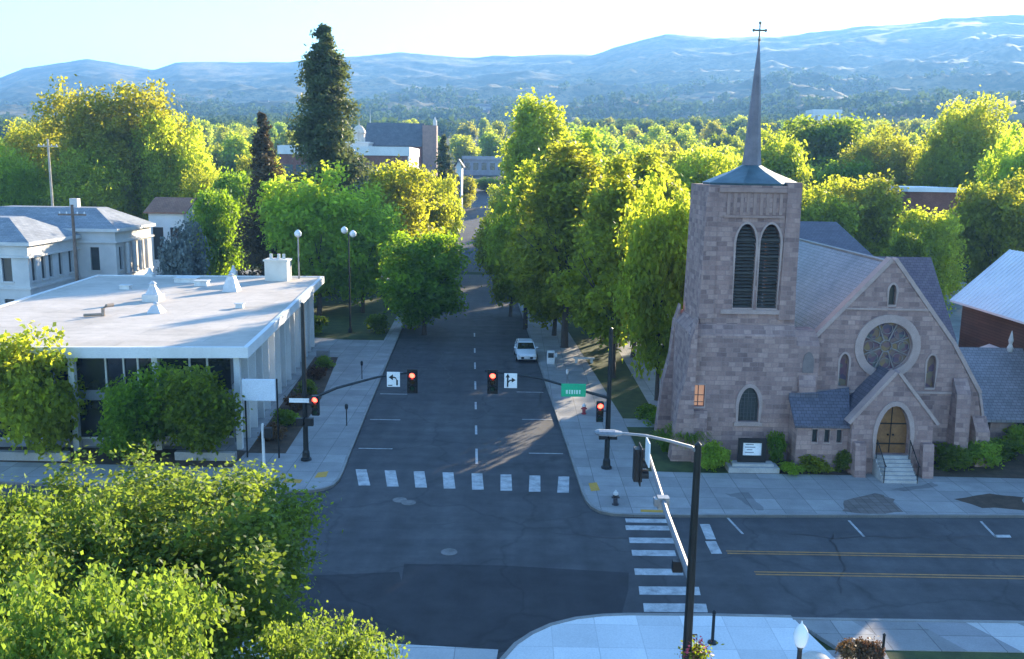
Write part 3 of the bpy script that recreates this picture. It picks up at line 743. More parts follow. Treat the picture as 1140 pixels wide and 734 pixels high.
# battered buttresses
def buttress(pts, y0, y1): MB().prism(pts, 'y', y0, y1).build('buttress', ST, CH)
buttress([(9.15, -0.2), (10.35, -0.2), (10.35, 8.4), (10.25, 8.0), (10.02, 7.2), (9.86, 5.2), (9.5, 3.6)], 49.2, 50.2)
buttress([(9.15, -0.2), (10.35, -0.2), (10.35, 8.4), (10.25, 8.0), (10.02, 7.2), (9.86, 5.2), (9.5, 3.6)], 54.6, 55.5)
b2 = MB(); b2.hexa([(10.35, 49.0, -0.2), (11.15, 49.0, -0.2), (11.15, 49.62, -0.2), (10.35, 49.62, -0.2), (10.35, 49.35, 3.1), (11.15, 49.35, 3.1), (11.15, 49.62, 3.1), (10.35, 49.62, 3.1)])
b2.build('buttress', ST, CH)
# stepped pier between tower and nave
pier = MB(); pier.box(16.0, 17.35, 49.62, 51.5, -0.2, 6.9)
pier.hexa([(16.0, 49.62, 6.9), (17.35, 49.62, 6.9), (17.35, 51.5, 6.9), (16.0, 51.5, 6.9), (16.0, 50.1, 7.7), (17.2, 50.1, 7.7), (17.2, 51.3, 7.7), (16.0, 51.3, 7.7)])
pier.box(16.25, 17.2, 49.35, 49.62, -0.2, 4.6); pier.hexa([(16.25, 49.35, 4.6), (17.2, 49.35, 4.6), (17.2, 49.62, 4.6), (16.25, 49.62, 4.6), (16.25, 49.6, 5.2), (17.2, 49.6, 5.2), (17.2, 49.62, 5.2), (16.25, 49.62, 5.2)])
pier.build('pier', ST, CH)
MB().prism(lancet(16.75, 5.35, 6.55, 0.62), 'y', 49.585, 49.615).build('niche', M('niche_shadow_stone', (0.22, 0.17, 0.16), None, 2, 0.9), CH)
# tower cap and spire
cap = MB(); cxs, cys = 13.62, 52.55
def octa(r, z, sq=1.0):
    return [(cxs+r*math.cos(math.pi/8+k*math.pi/4), cys+r*math.sin(math.pi/8+k*math.pi/4)*sq, z) for k in range(8)]
def loft(mb, rings, capt=True):
    n_ = len(rings[0]); vs = [p for r_ in rings for p in r_]; fs = []
    for i in range(len(rings)-1):
        for j in range(n_):
            k = (j+1) % n_; fs.append((i*n_+j, i*n_+k, (i+1)*n_+k, (i+1)*n_+j))
    fs.append(tuple(reversed(range(n_)))); fs.append(tuple((len(rings)-1)*n_+j for j in range(n_)))
    mb.add(vs, fs); return mb
loft(cap, [octa(2.72, 15.72), octa(2.78, 15.86), octa(2.05, 16.18), octa(1.3, 16.48), octa(0.85, 16.7), octa(0.58, 16.86)])
cap.build('tower_roof', COP, CH)
sp = MB(); loft(sp, [octa(0.56, 16.85), octa(0.49, 17.5), octa(0.36, 19.5), octa(0.19, 22.0), octa(0.05, 23.5)])
sp.build('spire', M('spire_metal', (0.17, 0.15, 0.17), (0.10, 0.095, 0.11), 1.4, 0.45, 0.35), CH)
cr = MB(); cr.tube([(cxs, cys, 23.45), (cxs, cys, 24.7)], 0.05, 6); cr.tube([(cxs-0.34, cys, 24.3), (cxs+0.34, cys, 24.3)], 0.05, 6)
for dx, dz in ((-0.34, 24.3), (0.34, 24.3), (0, 24.7), (0, 23.8)): cr.ball((cxs+dx, cys, dz), 0.09, 8, 5)
cr.build('cross', M('aged_bronze', (0.16, 0.14, 0.11), None, 3, 0.4, 0.7), CH)
# nave
rose = [(21.3+1.38*math.cos(2*math.pi*i/36), 6.85+1.38*math.sin(2*math.pi*i/36)) for i in range(36)]
la, lb, lt = lancet(18.95, 4.5, 6.4, 0.52), lancet(23.92, 4.5, 6.4, 0.52), lancet(21.33, 9.25, 10.4, 0.42)
nv = MB()
nv.prism([(16.9, -0.2), (27.45, -0.2), (27.2, 2.2), (26.75, 4.15), (25.0, 7.0), (21.25, 11.75), (17.35, 7.35), (16.9, 6.8)], 'y', 50.05, 50.6, [rose, la, lb, lt])
nv.box(16.95, 17.4, 50.6, 78, -0.2, 6.5); nv.box(25.2, 25.65, 50.6, 78, -0.2, 6.3); nv.box(17.4, 25.2, 77.6, 78, -0.2, 6.3)
NAVE = nv.build('nave', ST, CH)
cop = MB()
def strip(mb, p, q, y0, y1, t=0.22):
    d = Vector((q[0]-p[0], q[1]-p[1])); d.normalize(); nx, nz_ = -d.y*t, d.x*t
    if nz_ < 0: nx, nz_ = -nx, -nz_
    mb.prism([p, q, (q[0]+nx, q[1]+nz_), (p[0]+nx, p[1]+nz_)], 'y', y0, y1)
strip(cop, (17.3, 7.33), (21.25, 11.76), 49.98, 50.66); strip(cop, (21.25, 11.76), (25.0, 7.02), 49.98, 50.66); strip(cop, (25.0, 7.02), (26.77, 4.17), 49.98, 50.66)
strip(cop, (26.77, 4.17), (27.22, 2.2), 49.98, 50.66, 0.15)
cop.build('gable_coping', TRIM, CH)
nr = MB()
def slope(mb, e0, r0, y0, y1, t=0.18):                    # a roof plane between eave (x, z) and ridge (x, z)
    mb.hexa([(e0[0], y0, e0[1]), (r0[0], y0, r0[1]), (r0[0], y1, r0[1]), (e0[0], y1, e0[1]),
             (e0[0], y0, e0[1]+t), (r0[0], y0, r0[1]+t), (r0[0], y1, r0[1]+t), (e0[0], y1, e0[1]+t)])
slope(nr, (16.75, 6.35), (21.25, 11.42), 50.67, 78.3); slope(nr, (25.85, 5.9), (21.26, 11.42), 50.67, 78.3)
nr.build('nave_roof', SL, CH)
MB().tube([(21.25, 50.9, 11.62), (21.25, 78.2, 11.62)], 0.1, 6).build('ridge_cap', M('lead_grey', (0.3, 0.3, 0.31), None, 2, 0.6), CH)
# rose window
rg = MB()
for (r0, r1, y0, y1) in ((1.40, 1.86, 49.93, 50.04), (1.37, 1.5, 50.15, 50.25)):
    o_ = [(21.3+r1*math.cos(2*math.pi*i/36), 6.85+r1*math.sin(2*math.pi*i/36)) for i in range(36)]
    i_ = [(21.3+r0*math.cos(2*math.pi*i/36), 6.85+r0*math.sin(2*math.pi*i/36)) for i in range(36)]
    rg.prism(o_, 'y', y0, y1, [i_])
rg.build('rose_window_frame', TRIM, CH)
tr = MB()
for k in range(8):
    a = math.pi*k/4+math.pi/8
    p = (21.3+0.33*math.cos(a), 50.22, 6.85+0.33*math.sin(a)); q = (21.3+1.36*math.cos(a), 50.22, 6.85+1.36*math.sin(a))
    tr.tube([p, q], 0.045, 6)
    c0 = (21.3+1.0*math.cos(a+math.pi/8), 6.85+1.0*math.sin(a+math.pi/8))
    tr.tube([(c0[0]+0.3*math.cos(t), 50.22, c0[1]+0.3*math.sin(t)) for t in np.linspace(0, 6.283, 15)], 0.028, 5, False)
tr.tube([(21.3+0.33*math.cos(t), 50.22, 6.85+0.33*math.sin(t)) for t in np.linspace(0, 6.283, 20)], 0.045, 6, False)
tr.build('tracery', M('tracery_stone', (0.26, 0.22, 0.21), None, 2, 0.85), CH)
m, n, out = nodes('stained_glass')
vo = N(n, 'ShaderNodeTexVoronoi'); vo.inputs['Scale'].default_value = 3.2; n.links.new(pos(n), vo.inputs['Vector'])
sg = N(n, 'ShaderNodeSeparateColor'); n.links.new(vo.outputs['Color'], sg.inputs[0])
col = ramp(n, sg.outputs[0], [(0.0, (0.05, 0.05, 0.10)), (0.3, (0.13, 0.06, 0.09)), (0.55, (0.16, 0.10, 0.10)), (0.8, (0.22, 0.14, 0.06)), (1.0, (0.08, 0.11, 0.12))])
principled(n, out, col, 0.3, 0, None, 0.6); STG = m
MB().prism(rose, 'y', 50.3, 50.34).build('rose_window', STG, CH)
for l_ in (la, lb, lt):
    MB().prism(l_, 'y', 50.3, 50.34).build('window', STG if l_ is not lt else DARKG, CH)
    ring(MB(), l_, 0.12, 'y', 50.0, 50.04).build('window_frame', TRIM, CH)
st = MB(); st.box(18.75, 23.55, 49.97, 50.04, 8.95, 9.05)
st.build('string_course', TRIM, CH); MB().box(17.3, 26.3, 49.95, 50.04, 4.15, 4.28).build('string_course', TRIM, CH)
for (x0, x1, h1, h2) in ((25.2, 26.0, 4.3, 5.1), (26.5, 27.3, 2.1, 2.9)):
    b = MB(); b.hexa([(x0, 49.0, -0.2), (x1, 49.0, -0.2), (x1, 50.04, -0.2), (x0, 50.04, -0.2), (x0, 49.35, h1), (x1, 49.35, h1), (x1, 50.04, h1), (x0, 50.04, h1)])
    b.hexa([(x0, 49.35, h1), (x1, 49.35, h1), (x1, 50.04, h1), (x0, 50.04, h1), (x0, 49.95, h2), (x1, 49.95, h2), (x1, 50.04, h2), (x0, 50.04, h2)])
    b.build('buttress', ST, CH)
# porch
arch = lancet(21.02, 1.25, 4.05, 1.85)
po = MB()
po.prism([(18.75, -0.2), (23.2, -0.2), (23.2, 3.15), (20.95, 5.85), (18.75, 3.15)], 'y', 47.6, 48.1, [arch])
po.box(18.75, 19.15, 48.1, 50.04, -0.2, 3.1); po.box(22.8, 23.2, 48.1, 50.04, -0.2, 3.1); po.box(19.15, 22.8, 48.1, 50.04, -0.2, 1.22)
PORCH = po.build('porch', ST, CH)
cp = MB(); strip(cp, (18.6, 2.97), (20.95, 5.86), 47.5, 48.15, 0.18); strip(cp, (20.95, 5.86), (23.35, 2.97), 47.5, 48.15, 0.18); cp.build('gable_coping', TRIM, CH)
pr = MB(); slope(pr, (18.45, 2.75), (20.95, 5.62), 48.16, 50.04, 0.14); slope(pr, (23.45, 2.75), (20.96, 5.62), 48.16, 50.04, 0.14); pr.build('porch_roof', SL_D, CH)
ring(MB(), arch, 0.26, 'y', 47.5, 47.59).build('door_surround', TRIM, CH)
dr = MB(); dr.prism(arch, 'y', 47.98, 48.04)
DOOR = dr.build('door', M('oak_door', (0.24, 0.11, 0.035), (0.14, 0.06, 0.02), 1.6, 0.55, fine=9), CH)
db = MB()
for z in (1.75, 2.9): db.box(20.18, 21.86, 47.94, 47.975, z, z+0.07)
db.box(21.0, 21.04, 47.94, 47.975, 1.27, 4.0); db.ball((20.88, 47.92, 2.3), 0.06, 8, 5); db.ball((21.16, 47.92, 2.3), 0.06, 8, 5)
db.build('hinge', M('black_iron', (0.02, 0.02, 0.022), None, 3, 0.5, 0.6), DOOR)
for x in (18.85, 22.55):
    b = MB(); b.hexa([(x, 46.9, -0.2), (x+0.6, 46.9, -0.2), (x+0.6, 47.6, -0.2), (x, 47.6, -0.2), (x, 47.2, 2.0), (x+0.6, 47.2, 2.0), (x+0.6, 47.6, 2.0), (x, 47.6, 2.0)]); b.build('buttress', ST, CH)
sb = MB()
for i in range(7): sb.box(20.05, 21.95, 46.1+i*0.215, 47.6, 0.14+i*0.16 if i else 0.1, 0.14+(i+1)*0.16)
sb.build('steps', M('step_concrete', (0.42, 0.41, 0.40), (0.33, 0.32, 0.31), 2, 0.85), CH)
for x in (20.1, 21.9):
    rl = MB()
    rl.tube([(x, 46.1, 0.15), (x, 46.1, 1.15)], 0.025, 6); rl.tube([(x, 47.35, 1.1), (x, 47.35, 2.15)], 0.025, 6); rl.tube([(x, 45.95, 1.12), (x, 46.1, 1.15), (x, 47.4, 2.16)], 0.028, 6)
    for t in np.linspace(0.1, 0.9, 8): rl.tube([(x, 46.1+1.25*t, 0.2+1.0*t), (x, 46.1+1.25*t, 1.15+1.0*t)], 0.012, 4)
    rl.build('railing', MATS['black_iron'], CH)
# lean-to beside the porch
lt_ = MB(); hs = [rect(16.75+i*0.68, 17.05+i*0.68, 1.75, 2.5) for i in range(3)]
lt_.prism(rect(15.9, 19.1, -0.2, 2.75), 'y', 48.1, 48.4, hs); lt_.box(15.9, 16.2, 48.4, 49.6, -0.2, 2.75); lt_.box(18.45, 18.74, 48.4, 50.04, -0.2, 2.7)
lt_.hexa([(15.9, 48.4, 2.75), (16.15, 48.4, 2.75), (16.15, 49.6, 2.75), (15.9, 49.6, 2.75), (15.9, 49.5, 4.0), (16.15, 49.5, 4.0), (16.15, 49.6, 4.0), (15.9, 49.6, 4.0)])
lt_.build('vestry', ST, CH)
vr = MB(); vr.hexa([(15.7, 47.85, 2.62), (18.72, 47.85, 2.62), (19.3, 49.94, 4.35), (15.7, 49.32, 3.9), (15.7, 47.85, 2.76), (18.72, 47.85, 2.76), (19.3, 49.94, 4.49), (15.7, 49.32, 4.04)])
vr.hexa([(15.7, 49.32, 3.9), (17.3, 49.32, 3.9), (17.36, 49.32, 3.95), (15.7, 49.34, 3.92), (15.7, 49.32, 4.2), (17.3, 49.32, 4.25), (17.36, 49.34, 4.3), (15.7, 49.34, 4.22)])
vr.build('vestry_roof', SL_D, CH)
for h_ in hs:
    MB().prism(h_, 'y', 48.25, 48.28).build('window', DARKG, CH); ring(MB(), h_, 0.07, 'y', 48.06, 48.09).build('window_frame', TRIM, CH)
# transept and rear hall
tp = MB(); tp.prism([(57.6, -0.2), (66.4, -0.2), (66.4, 6.0), (62.0, 10.6), (57.6, 6.0)], 'x', 28.1, 28.5); tp.box(25.66, 28.1, 57.6, 58.0, -0.2, 6.0); tp.box(25.66, 28.1, 66.0, 66.4, -0.2, 6.0)
tp.build('transept', ST, CH)
tq = MB()
tq.hexa([(22.6, 57.3, 5.75), (28.85, 57.3, 5.75), (28.85, 62, 10.7), (21.6, 62, 10.7), (22.6, 57.3, 5.93), (28.85, 57.3, 5.93), (28.85, 62, 10.88), (21.6, 62, 10.88)])
tq.hexa([(22.6, 66.7, 5.75), (28.85, 66.7, 5.75), (28.85, 62.01, 10.7), (21.6, 62.01, 10.7), (22.6, 66.7, 5.93), (28.85, 66.7, 5.93), (28.85, 62.01, 10.88), (21.6, 62.01, 10.88)])
tq.build('transept_roof', SL_P, CH)
rh = MB(); rh.box(24.0, 31.0, 76.5, 86, -0.2, 8.8); rh.build('rear_hall', ST, CH)
rr_ = MB(); rr_.add([(23.6, 76, 8.8), (31.5, 76, 8.8), (31.5, 86.5, 8.8), (23.6, 86.5, 8.8), (24.5, 81, 12.2), (28.9, 81, 12.2)], [(0, 1, 5, 4), (1, 2, 5), (2, 3, 4, 5), (3, 0, 4), (3, 2, 1, 0)])
rr_.build('rear_roof', SL_D, CH)

# slate annex at the right of the gable
AN = thing('church_annex', 'low stone annex with blue slate roof right of the church gable', 'annex', (30.5, 54, 0))
a_ = MB(); a_.prism(rect(27.9, 33.0, -0.2, 2.0), 'y', 53.0, 53.3, [rect(28.7, 29.3, 0.7, 1.7), rect(30.9, 31.6, 0.7, 1.7)]); a_.box(32.7, 33.0, 53.3, 57.3, -0.2, 2.0)
a_.prism([(53.3, 2.0), (57.3, 2.0), (57.3, 5.2), (57.0, 5.2)], 'x', 32.7, 32.98); a_.build('wall', ST, AN)
MB().hexa([(28.0, 52.7, 1.75), (33.4, 52.7, 1.75), (33.1, 57.2, 5.35), (28.0, 57.2, 5.35), (28.0, 52.7, 1.92), (33.4, 52.7, 1.92), (33.1, 57.2, 5.52), (28.0, 57.2, 5.52)]).build('roof', SL, AN)
MB().lathe((32.2, 57.0, 5.3), [(0.16, 0), (0.2, 0.25), (0.1, 0.5), (0.16, 0.75), (0.05, 1.25), (0.01, 1.4)], 8).build('finial', M('pale_stone', (0.62, 0.6, 0.56), None, 2, 0.8), AN)
for r_ in (rect(28.7, 29.3, 0.7, 1.7), rect(30.9, 31.6, 0.7, 1.7)): MB().prism(r_, 'y', 53.15, 53.18).build('window', DARKG, AN)

# hall with the pale metal roof on the far right
HB = thing('gabled_hall', 'dark brown hall under a pale blue metal gable roof', 'building', (36, 56, 0))
BRW = Mslate('brown_board_wall', (0.075, 0.045, 0.035), (0.10, 0.06, 0.045), 0.2, 3.0, 0.8, 0.2)
h_ = MB(); wins = [rect(47.5, 49.0, 3.0, 4.4), rect(59.5, 60.6, 3.2, 4.4)]
h_.prism(rect(44, 65.6, -0.2, 7.3), 'x', 33.2, 33.5, wins)
h_.prism([(33.5, -0.2), (39.8, -0.2), (39.8, 7.3), (36.6, 10.5), (33.5, 7.4)], 'y', 65.3, 65.6); h_.prism([(33.5, -0.2), (39.8, -0.2), (39.8, 7.3), (36.6, 10.5), (33.5, 7.4)], 'y', 44, 44.3)
h_.build('wall', BRW, HB)
for r_ in wins: MB().prism(r_, 'x', 33.36, 33.39).build('window', DARKG, HB)
rm = MB(); slope(rm, (32.6, 7.2), (36.6, 11.0), 43.2, 66.4, 0.14); slope(rm, (40.6, 7.2), (36.61, 11.0), 43.2, 66.4, 0.14)
for k in range(1, 47):
    y = 43.2+k*0.5; rm.hexa([(32.62, y, 7.35), (36.58, y, 11.14), (36.58, y+0.04, 11.14), (32.62, y+0.04, 7.35), (32.62, y, 7.40), (36.58, y, 11.19), (36.58, y+0.04, 11.19), (32.62, y+0.04, 7.40)])
rm.build('roof', M('pale_metal_roof', (0.70, 0.72, 0.74), (0.60, 0.62, 0.65), 0.5, 0.4, 0.0, spec=0.5), HB)
MB().hexa([(32.3, 58.8, 4.55), (33.2, 58.8, 4.9), (33.2, 61.4, 4.9), (32.3, 61.4, 4.55), (32.3, 58.8, 4.63), (33.2, 58.8, 4.98), (33.2, 61.4, 4.98), (32.3, 61.4, 4.63)]).build('awning', MATS['pale_metal_roof'], HB)

# church notice board on its low plinth
SG = thing('church_sign', 'black framed white notice board on a low concrete plinth', 'sign', (13.55, 47.9, 0.1))
x0, x1 = D(820, 515, 47.9)[0], D(853, 515, 47.9)[0]
pl = MB(); pl.box(x0-0.55, x1+0.6, 47.35, 48.3, 0.05, 0.45); pl.box(x0-0.3, x1+0.35, 47.6, 48.2, 0.45, 0.6); pl.build('plinth', M('plinth_concrete', (0.42, 0.40, 0.38), (0.3, 0.29, 0.28), 2, 0.85), SG)
fr = MB(); fr.prism(rect(x0+0.05, x1-0.05, 0.6, 1.95), 'y', 47.85, 48.0, [rect(x0+0.3, x1-0.3, 0.98, 1.72)]); fr.box(x0+0.05, x1-0.05, 48.0, 48.03, 0.6, 1.95); fr.build('frame', M('black_metal', (0.018, 0.018, 0.02), None, 3, 0.45, 0.3), SG)
MB().box(x0+0.3, x1-0.3, 47.95, 47.99, 0.98, 1.72).build('panel', M('white_panel', (0.82, 0.83, 0.84), (0.78, 0.79, 0.8), 2, 0.4), SG)
tx = MB()
for k, (a, b) in enumerate(((0.12, 0.62), (0.08, 0.72), (0.2, 0.55), (0.1, 0.65))): tx.box(x0+0.35+a*0.9, x0+0.35+b*0.9, 47.942, 47.948, 1.58-k*0.15, 1.62-k*0.15)
tx.build('lettering', M('ink_grey', (0.12, 0.13, 0.16), None, 2, 0.6), SG)

# ------------------------------------------------------------------ flat roofed office
WH = M('white_plaster', (0.72, 0.72, 0.70), (0.62, 0.62, 0.60), 0.5, 0.7)
m, n, out = nodes('white_roof_membrane'); P = pos(n)
br = N(n, 'ShaderNodeTexBrick'); br.offset = 0.5; n.links.new(P, br.inputs['Vector']); br.inputs['Scale'].default_value = 1; br.inputs['Brick Width'].default_value = 9; br.inputs['Row Height'].default_value = 1.9
br.inputs['Mortar Size'].default_value = 0.03; br.inputs['Color1'].default_value = (0.93, 0.93, 0.93, 1); br.inputs['Color2'].default_value = (1.05, 1.05, 1.05, 1); br.inputs['Mortar'].default_value = (0.78,)*3+(1,)
col = ramp(n, noise(n, P, 0.16, 6, 0.7), [(0.3, (0.40, 0.345, 0.285)), (0.5, (0.52, 0.455, 0.385)), (0.7, (0.57, 0.50, 0.43))])
col = mixc(n, 1.0, col, br.outputs['Color'], 'MULTIPLY'); col = mixc(n, 0.4, col, ramp(n, noise(n, P, 1.4, 6, 0.7), [(0.3, (0.7,)*3), (0.7, (1.2,)*3)]), 'MULTIPLY')
principled(n, out, col, 0.8, 0, bump(n, br.outputs['Fac'], 0.2, 0.02), 0.25); ROOFM = m
OB = thing('flat_roofed_office', 'glass fronted white office with a broad flat pale roof', 'building', (-26, 66, 0))
NR, FR = np.array([-14.92, 49.6]), np.array([-17.58, 82.8]); ex = (FR-NR)/np.linalg.norm(FR-NR); ey = np.array([-ex[1], ex[0]])
def ob(u, v): q = NR+ex*v+ey*u; return (float(q[0]), float(q[1]))          # u to the left, v into depth
W_, L_ = 20.3, 33.4
def obox(mb, u0, u1, v0, v1, z0, z1):
    p = [ob(u0, v0), ob(u1, v0), ob(u1, v1), ob(u0, v1)]
    mb.hexa([(q[0], q[1], z0) for q in p]+[(q[0], q[1], z1) for q in p]); return mb
rf = MB(); obox(rf, 0, W_, 0, L_, 5.78, 6.24); rf.build('roof', ROOFM, OB)
fa = MB(); obox(fa, -0.06, W_+0.06, -0.06, 0.22, 5.70, 6.32); obox(fa, -0.06, W_+0.06, L_-0.22, L_+0.06, 5.70, 6.32); obox(fa, -0.06, 0.22, 0.22, L_-0.22, 5.70, 6.32); obox(fa, W_-0.22, W_+0.06, 0.22, L_-0.22, 5.70, 6.32)
fa.build('fascia', WH, OB)
GLS = Mglass('dark_curtain_glass', (0.018, 0.022, 0.028), 0.08)
gl = MB(); obox(gl, 1.3, W_-1.2, 1.5, L_-1.2, 0.0, 5.74); gl.build('glazing', GLS, OB)
pnl = MB(); obox(pnl, 1.25, 1.296, 1.6, L_-1.3, 3.0, 3.75); obox(pnl, 1.3, W_-1.3, 1.44, 1.496, 2.9, 3.5); obox(pnl, 1.2, W_-1.2, 1.42, 1.496, 0.0, 0.6)
pnl.build('spandrel', M('grey_spandrel', (0.34, 0.35, 0.36), (0.26, 0.27, 0.28), 1, 0.6), OB)
for u in (0.75, 5.3, 9.9, 14.5, 19.2):
    c_ = MB(); obox(c_, u-0.16, u+0.16, 0.55, 0.95, 0.0, 5.77); c_.build('column', WH, OB)
for k in range(14):
    v = 3.0+k*2.15
    c_ = MB(); obox(c_, 0.62, 1.24, v-0.10, v+0.10, 0.0, 5.77); c_.build('fin', WH, OB)
    if k % 2 == 0 or k in (3, 9):
        c_ = MB(); obox(c_, 1.20, 1.245, v+0.15, v+2.0, 0.0, 5.7); c_.build('panel', WH, OB)
mu = MB()
for u in (2.6, 3.6, 6.5, 7.3, 8.3, 11.2, 12.0, 13.2, 16.0, 17.2, 18.2): obox(mu, u-0.05, u+0.05, 1.38, 1.49, 0.6, 5.7)
obox(mu, 1.28, W_-1.2, 1.385, 1.485, 5.55, 5.69); obox(mu, 1.28, W_-1.2, 1.385, 1.485, 0.6, 0.7); mu.build('mullions', WH, OB)
# roof gear
VM = M('galvanised_vent', (0.60, 0.60, 0.59), (0.48, 0.48, 0.47), 2, 0.5, 0.2)
def vent(px_, py_, r, h, kind):
    c = G(px_, py_, 6.24); mb = MB()
    if kind == 'cone': mb.box(c[0]-r, c[0]+r, c[1]-r, c[1]+r, 6.24, 6.24+h*0.35); mb.lathe((c[0], c[1], 6.24+h*0.35), [(r*0.95, 0), (r*0.4, h*0.4), (r*0.34, h*0.5), (r*0.5, h*0.52), (r*0.1, h*0.65)], 10)
    elif kind == 'box': mb.box(c[0]-r, c[0]+r, c[1]-r*0.7, c[1]+r*0.7, 6.24, 6.24+h, 0.04, 0.04); mb.box(c[0]-r-0.06, c[0]+r+0.06, c[1]-r*0.7-0.06, c[1]+r*0.7+0.06, 6.24+h, 6.24+h+0.06)
    elif kind == 'pyr': mb.box(c[0]-r, c[0]+r, c[1]-r, c[1]+r, 6.24, 6.24+h, r*0.55, r*0.55); mb.lathe((c[0], c[1], 6.24+h), [(r*0.3, 0), (r*0.3, 0.12), (r*0.45, 0.14), (0.02, 0.26)], 8)
    mb.build('roof_vent', VM, OB)
for a in ((171, 335, 0.62, 1.5, 'cone'), (167, 308, 0.35, 0.8, 'cone'), (258, 324, 0.62, 1.2, 'pyr'), (260, 306, 0.3, 0.9, 'cone'), (225, 318, 0.55, 0.4, 'box'), (209, 314, 0.95, 0.35, 'box'), (174, 348, 0.5, 0.5, 'pyr'), (267, 343, 0.28, 0.3, 'box'), (140, 322, 0.4, 0.3, 'box')):
    vent(*a)
c = G(115, 352, 6.24); pipe = MB(); pipe.tube([(c[0], c[1], 6.24), (c[0], c[1], 6.75), (c[0]+0.15, c[1]+0.25, 6.9), (c[0]+0.4, c[1]+0.7, 6.9)], 0.13, 8); pipe.tube([(c[0]-1.1, c[1]-0.5, 6.36), (c[0], c[1], 6.36)], 0.1, 8)
pipe.build('vent_pipe', M('rust_pipe', (0.36, 0.27, 0.2), None, 3, 0.7), OB)
c = G(310, 312, 6.24); ch = MB(); ch.box(c[0]-1.0, c[0]+1.0, c[1]-0.8, c[1]+0.8, 6.24, 8.0); ch.box(c[0]-1.1, c[0]+1.1, c[1]-0.9, c[1]+0.9, 8.0, 8.15)
for dx in (-0.6, 0.1, 0.55): ch.tube([(c[0]+dx, c[1], 8.15), (c[0]+dx, c[1], 8.6)], 0.14, 8)
ch.build('chimney', M('cream_render', (0.66, 0.63, 0.56), (0.55, 0.52, 0.46), 1, 0.8), OB)
# low planter walls in front
PW = M('planter_concrete', (0.33, 0.32, 0.30), (0.24, 0.23, 0.22), 1, 0.85)
for (a, b, lab) in ((-10, 76, 'long grey concrete planter wall under the leftmost small tree'), (196, 262, 'grey concrete planter wall under the small tree at the office corner')):
    p, q = G(a, 514), G(b, 516); o = MB().box(p[0], q[0], p[1]-0.2, p[1]+0.25, -0.02, 0.62).build('planter_wall', PW, None, bevel=0.03, org=((p[0]+q[0])/2, p[1], 0)); tag(o, lab, 'planter wall')

# blank pale sign panel on posts
bx0, bx1 = D(270, 434, 48.6)[0], D(307, 434, 48.6)[0]; bz0, bz1 = D(288, 446, 48.6)[2], D(288, 422, 48.6)[2]
SB = thing('sign_board', 'blank pale blue sign board on thin dark posts at office corner', 'sign', ((bx0+bx1)/2, 48.6, 0.14))
MB().box(bx0, bx1, 48.5, 48.62, bz0, bz1).build('panel', M('pale_blue_panel', (0.68, 0.74, 0.80), (0.62, 0.68, 0.75), 1, 0.4), SB, bevel=0.02)
for x in (bx0+0.1, bx1+0.04): MB().tube([(x, 48.7, 0.1), (x, 48.7, bz1)], 0.05, 6).build('post', MATS['black_metal'], SB)

# ------------------------------------------------------------------ old white building, left
CW = M('cream_stone', (0.62, 0.60, 0.57), (0.50, 0.49, 0.47), 0.6, 0.8)
GR = Mslate('grey_shingle_roof', (0.20, 0.215, 0.235), (0.27, 0.285, 0.30), 0.3, 0.6, 0.7)
WB = thing('white_civic_building', 'long white civic building with cornice and grey hipped roofs', 'building', (-55, 100, 0))
def civic(x0, x1, y0, y1, ze, zr, fcols, scols, roofins):
    wl = MB()
    fh = [rect(x-0.5, x+0.5, zz, zz+hh) for x in fcols for zz, hh in ((4.4, 2.6), (0.6, 2.0))]
    sh = [rect(y-0.42, y+0.42, zz, zz+hh) for y in scols for zz, hh in ((4.4, 2.6), (0.6, 2.0))]
    wl.prism(rect(x0, x1, -0.3, ze), 'y', y0, y0+0.4, fh); wl.prism(rect(y0+0.4, y1, -0.3, ze), 'x', x1-0.4, x1, sh); wl.box(x0, x0+0.4, y0+0.4, y1, -0.3, ze)
    wl.build('wall', CW, WB)
    co = MB(); co.box(x0-0.3, x1+0.3, y0-0.3, y1+0.3, ze-1.6, ze-1.4); co.box(x0-0.5, x1+0.5, y0-0.5, y1+0.4, ze-0.35, ze); co.box(x0-0.15, x1+0.15, y0-0.15, y1, 3.6, 3.85)
    co.build('cornice', CW, WB)
    for r_ in fh:
        w2 = MB().prism(r_, 'y', y0+0.22, y0+0.26).build('window', DARKG, WB); MB().box(r_[0][0]-0.15, r_[1][0]+0.15, y0-0.12, y0, r_[0][1]-0.18, r_[0][1]).build('sill', CW, w2)
    for r_ in sh:
        w2 = MB().prism(r_, 'x', x1-0.26, x1-0.22).build('window', DARKG, WB); MB().box(x1, x1+0.12, r_[0][0]-0.15, r_[1][0]+0.15, r_[0][1]-0.18, r_[0][1]).build('sill', CW, w2)
    i = roofins; rx0, rx1, ry0, ry1 = x0-0.45, x1+0.45, y0-0.45, y1+0.3
    MB().add([(rx0, ry0, ze+0.003), (rx1, ry0, ze+0.003), (rx1, ry1, ze+0.003), (rx0, ry1, ze+0.003), (rx0+i, ry0+i, zr), (rx1-i, ry0+i, zr), (rx1-i, ry1-i, zr), (rx0+i, ry1-i, zr)],
             [(3, 2, 1, 0), (4, 5, 6, 7), (0, 1, 5, 4), (1, 2, 6, 5), (2, 3, 7, 6), (3, 0, 4, 7)]).build('roof', GR, WB)
xa = D(30, 275, 90)[0]; xb = D(128, 262, 100.6)[0]
civic(xa-26, xa, 90, 100.2, 8.4, 10.6, [xa-2.2-3.4*k for k in range(7)], [91.0, 92.9, 94.4, 96.5, 98.7], 4.0)
civic(xa-14, xb, 100.6, 110.6, 9.1, 11.2, [xb-2.4], [101.8, 103.7, 105.4, 107.1, 109.2], 4.0)
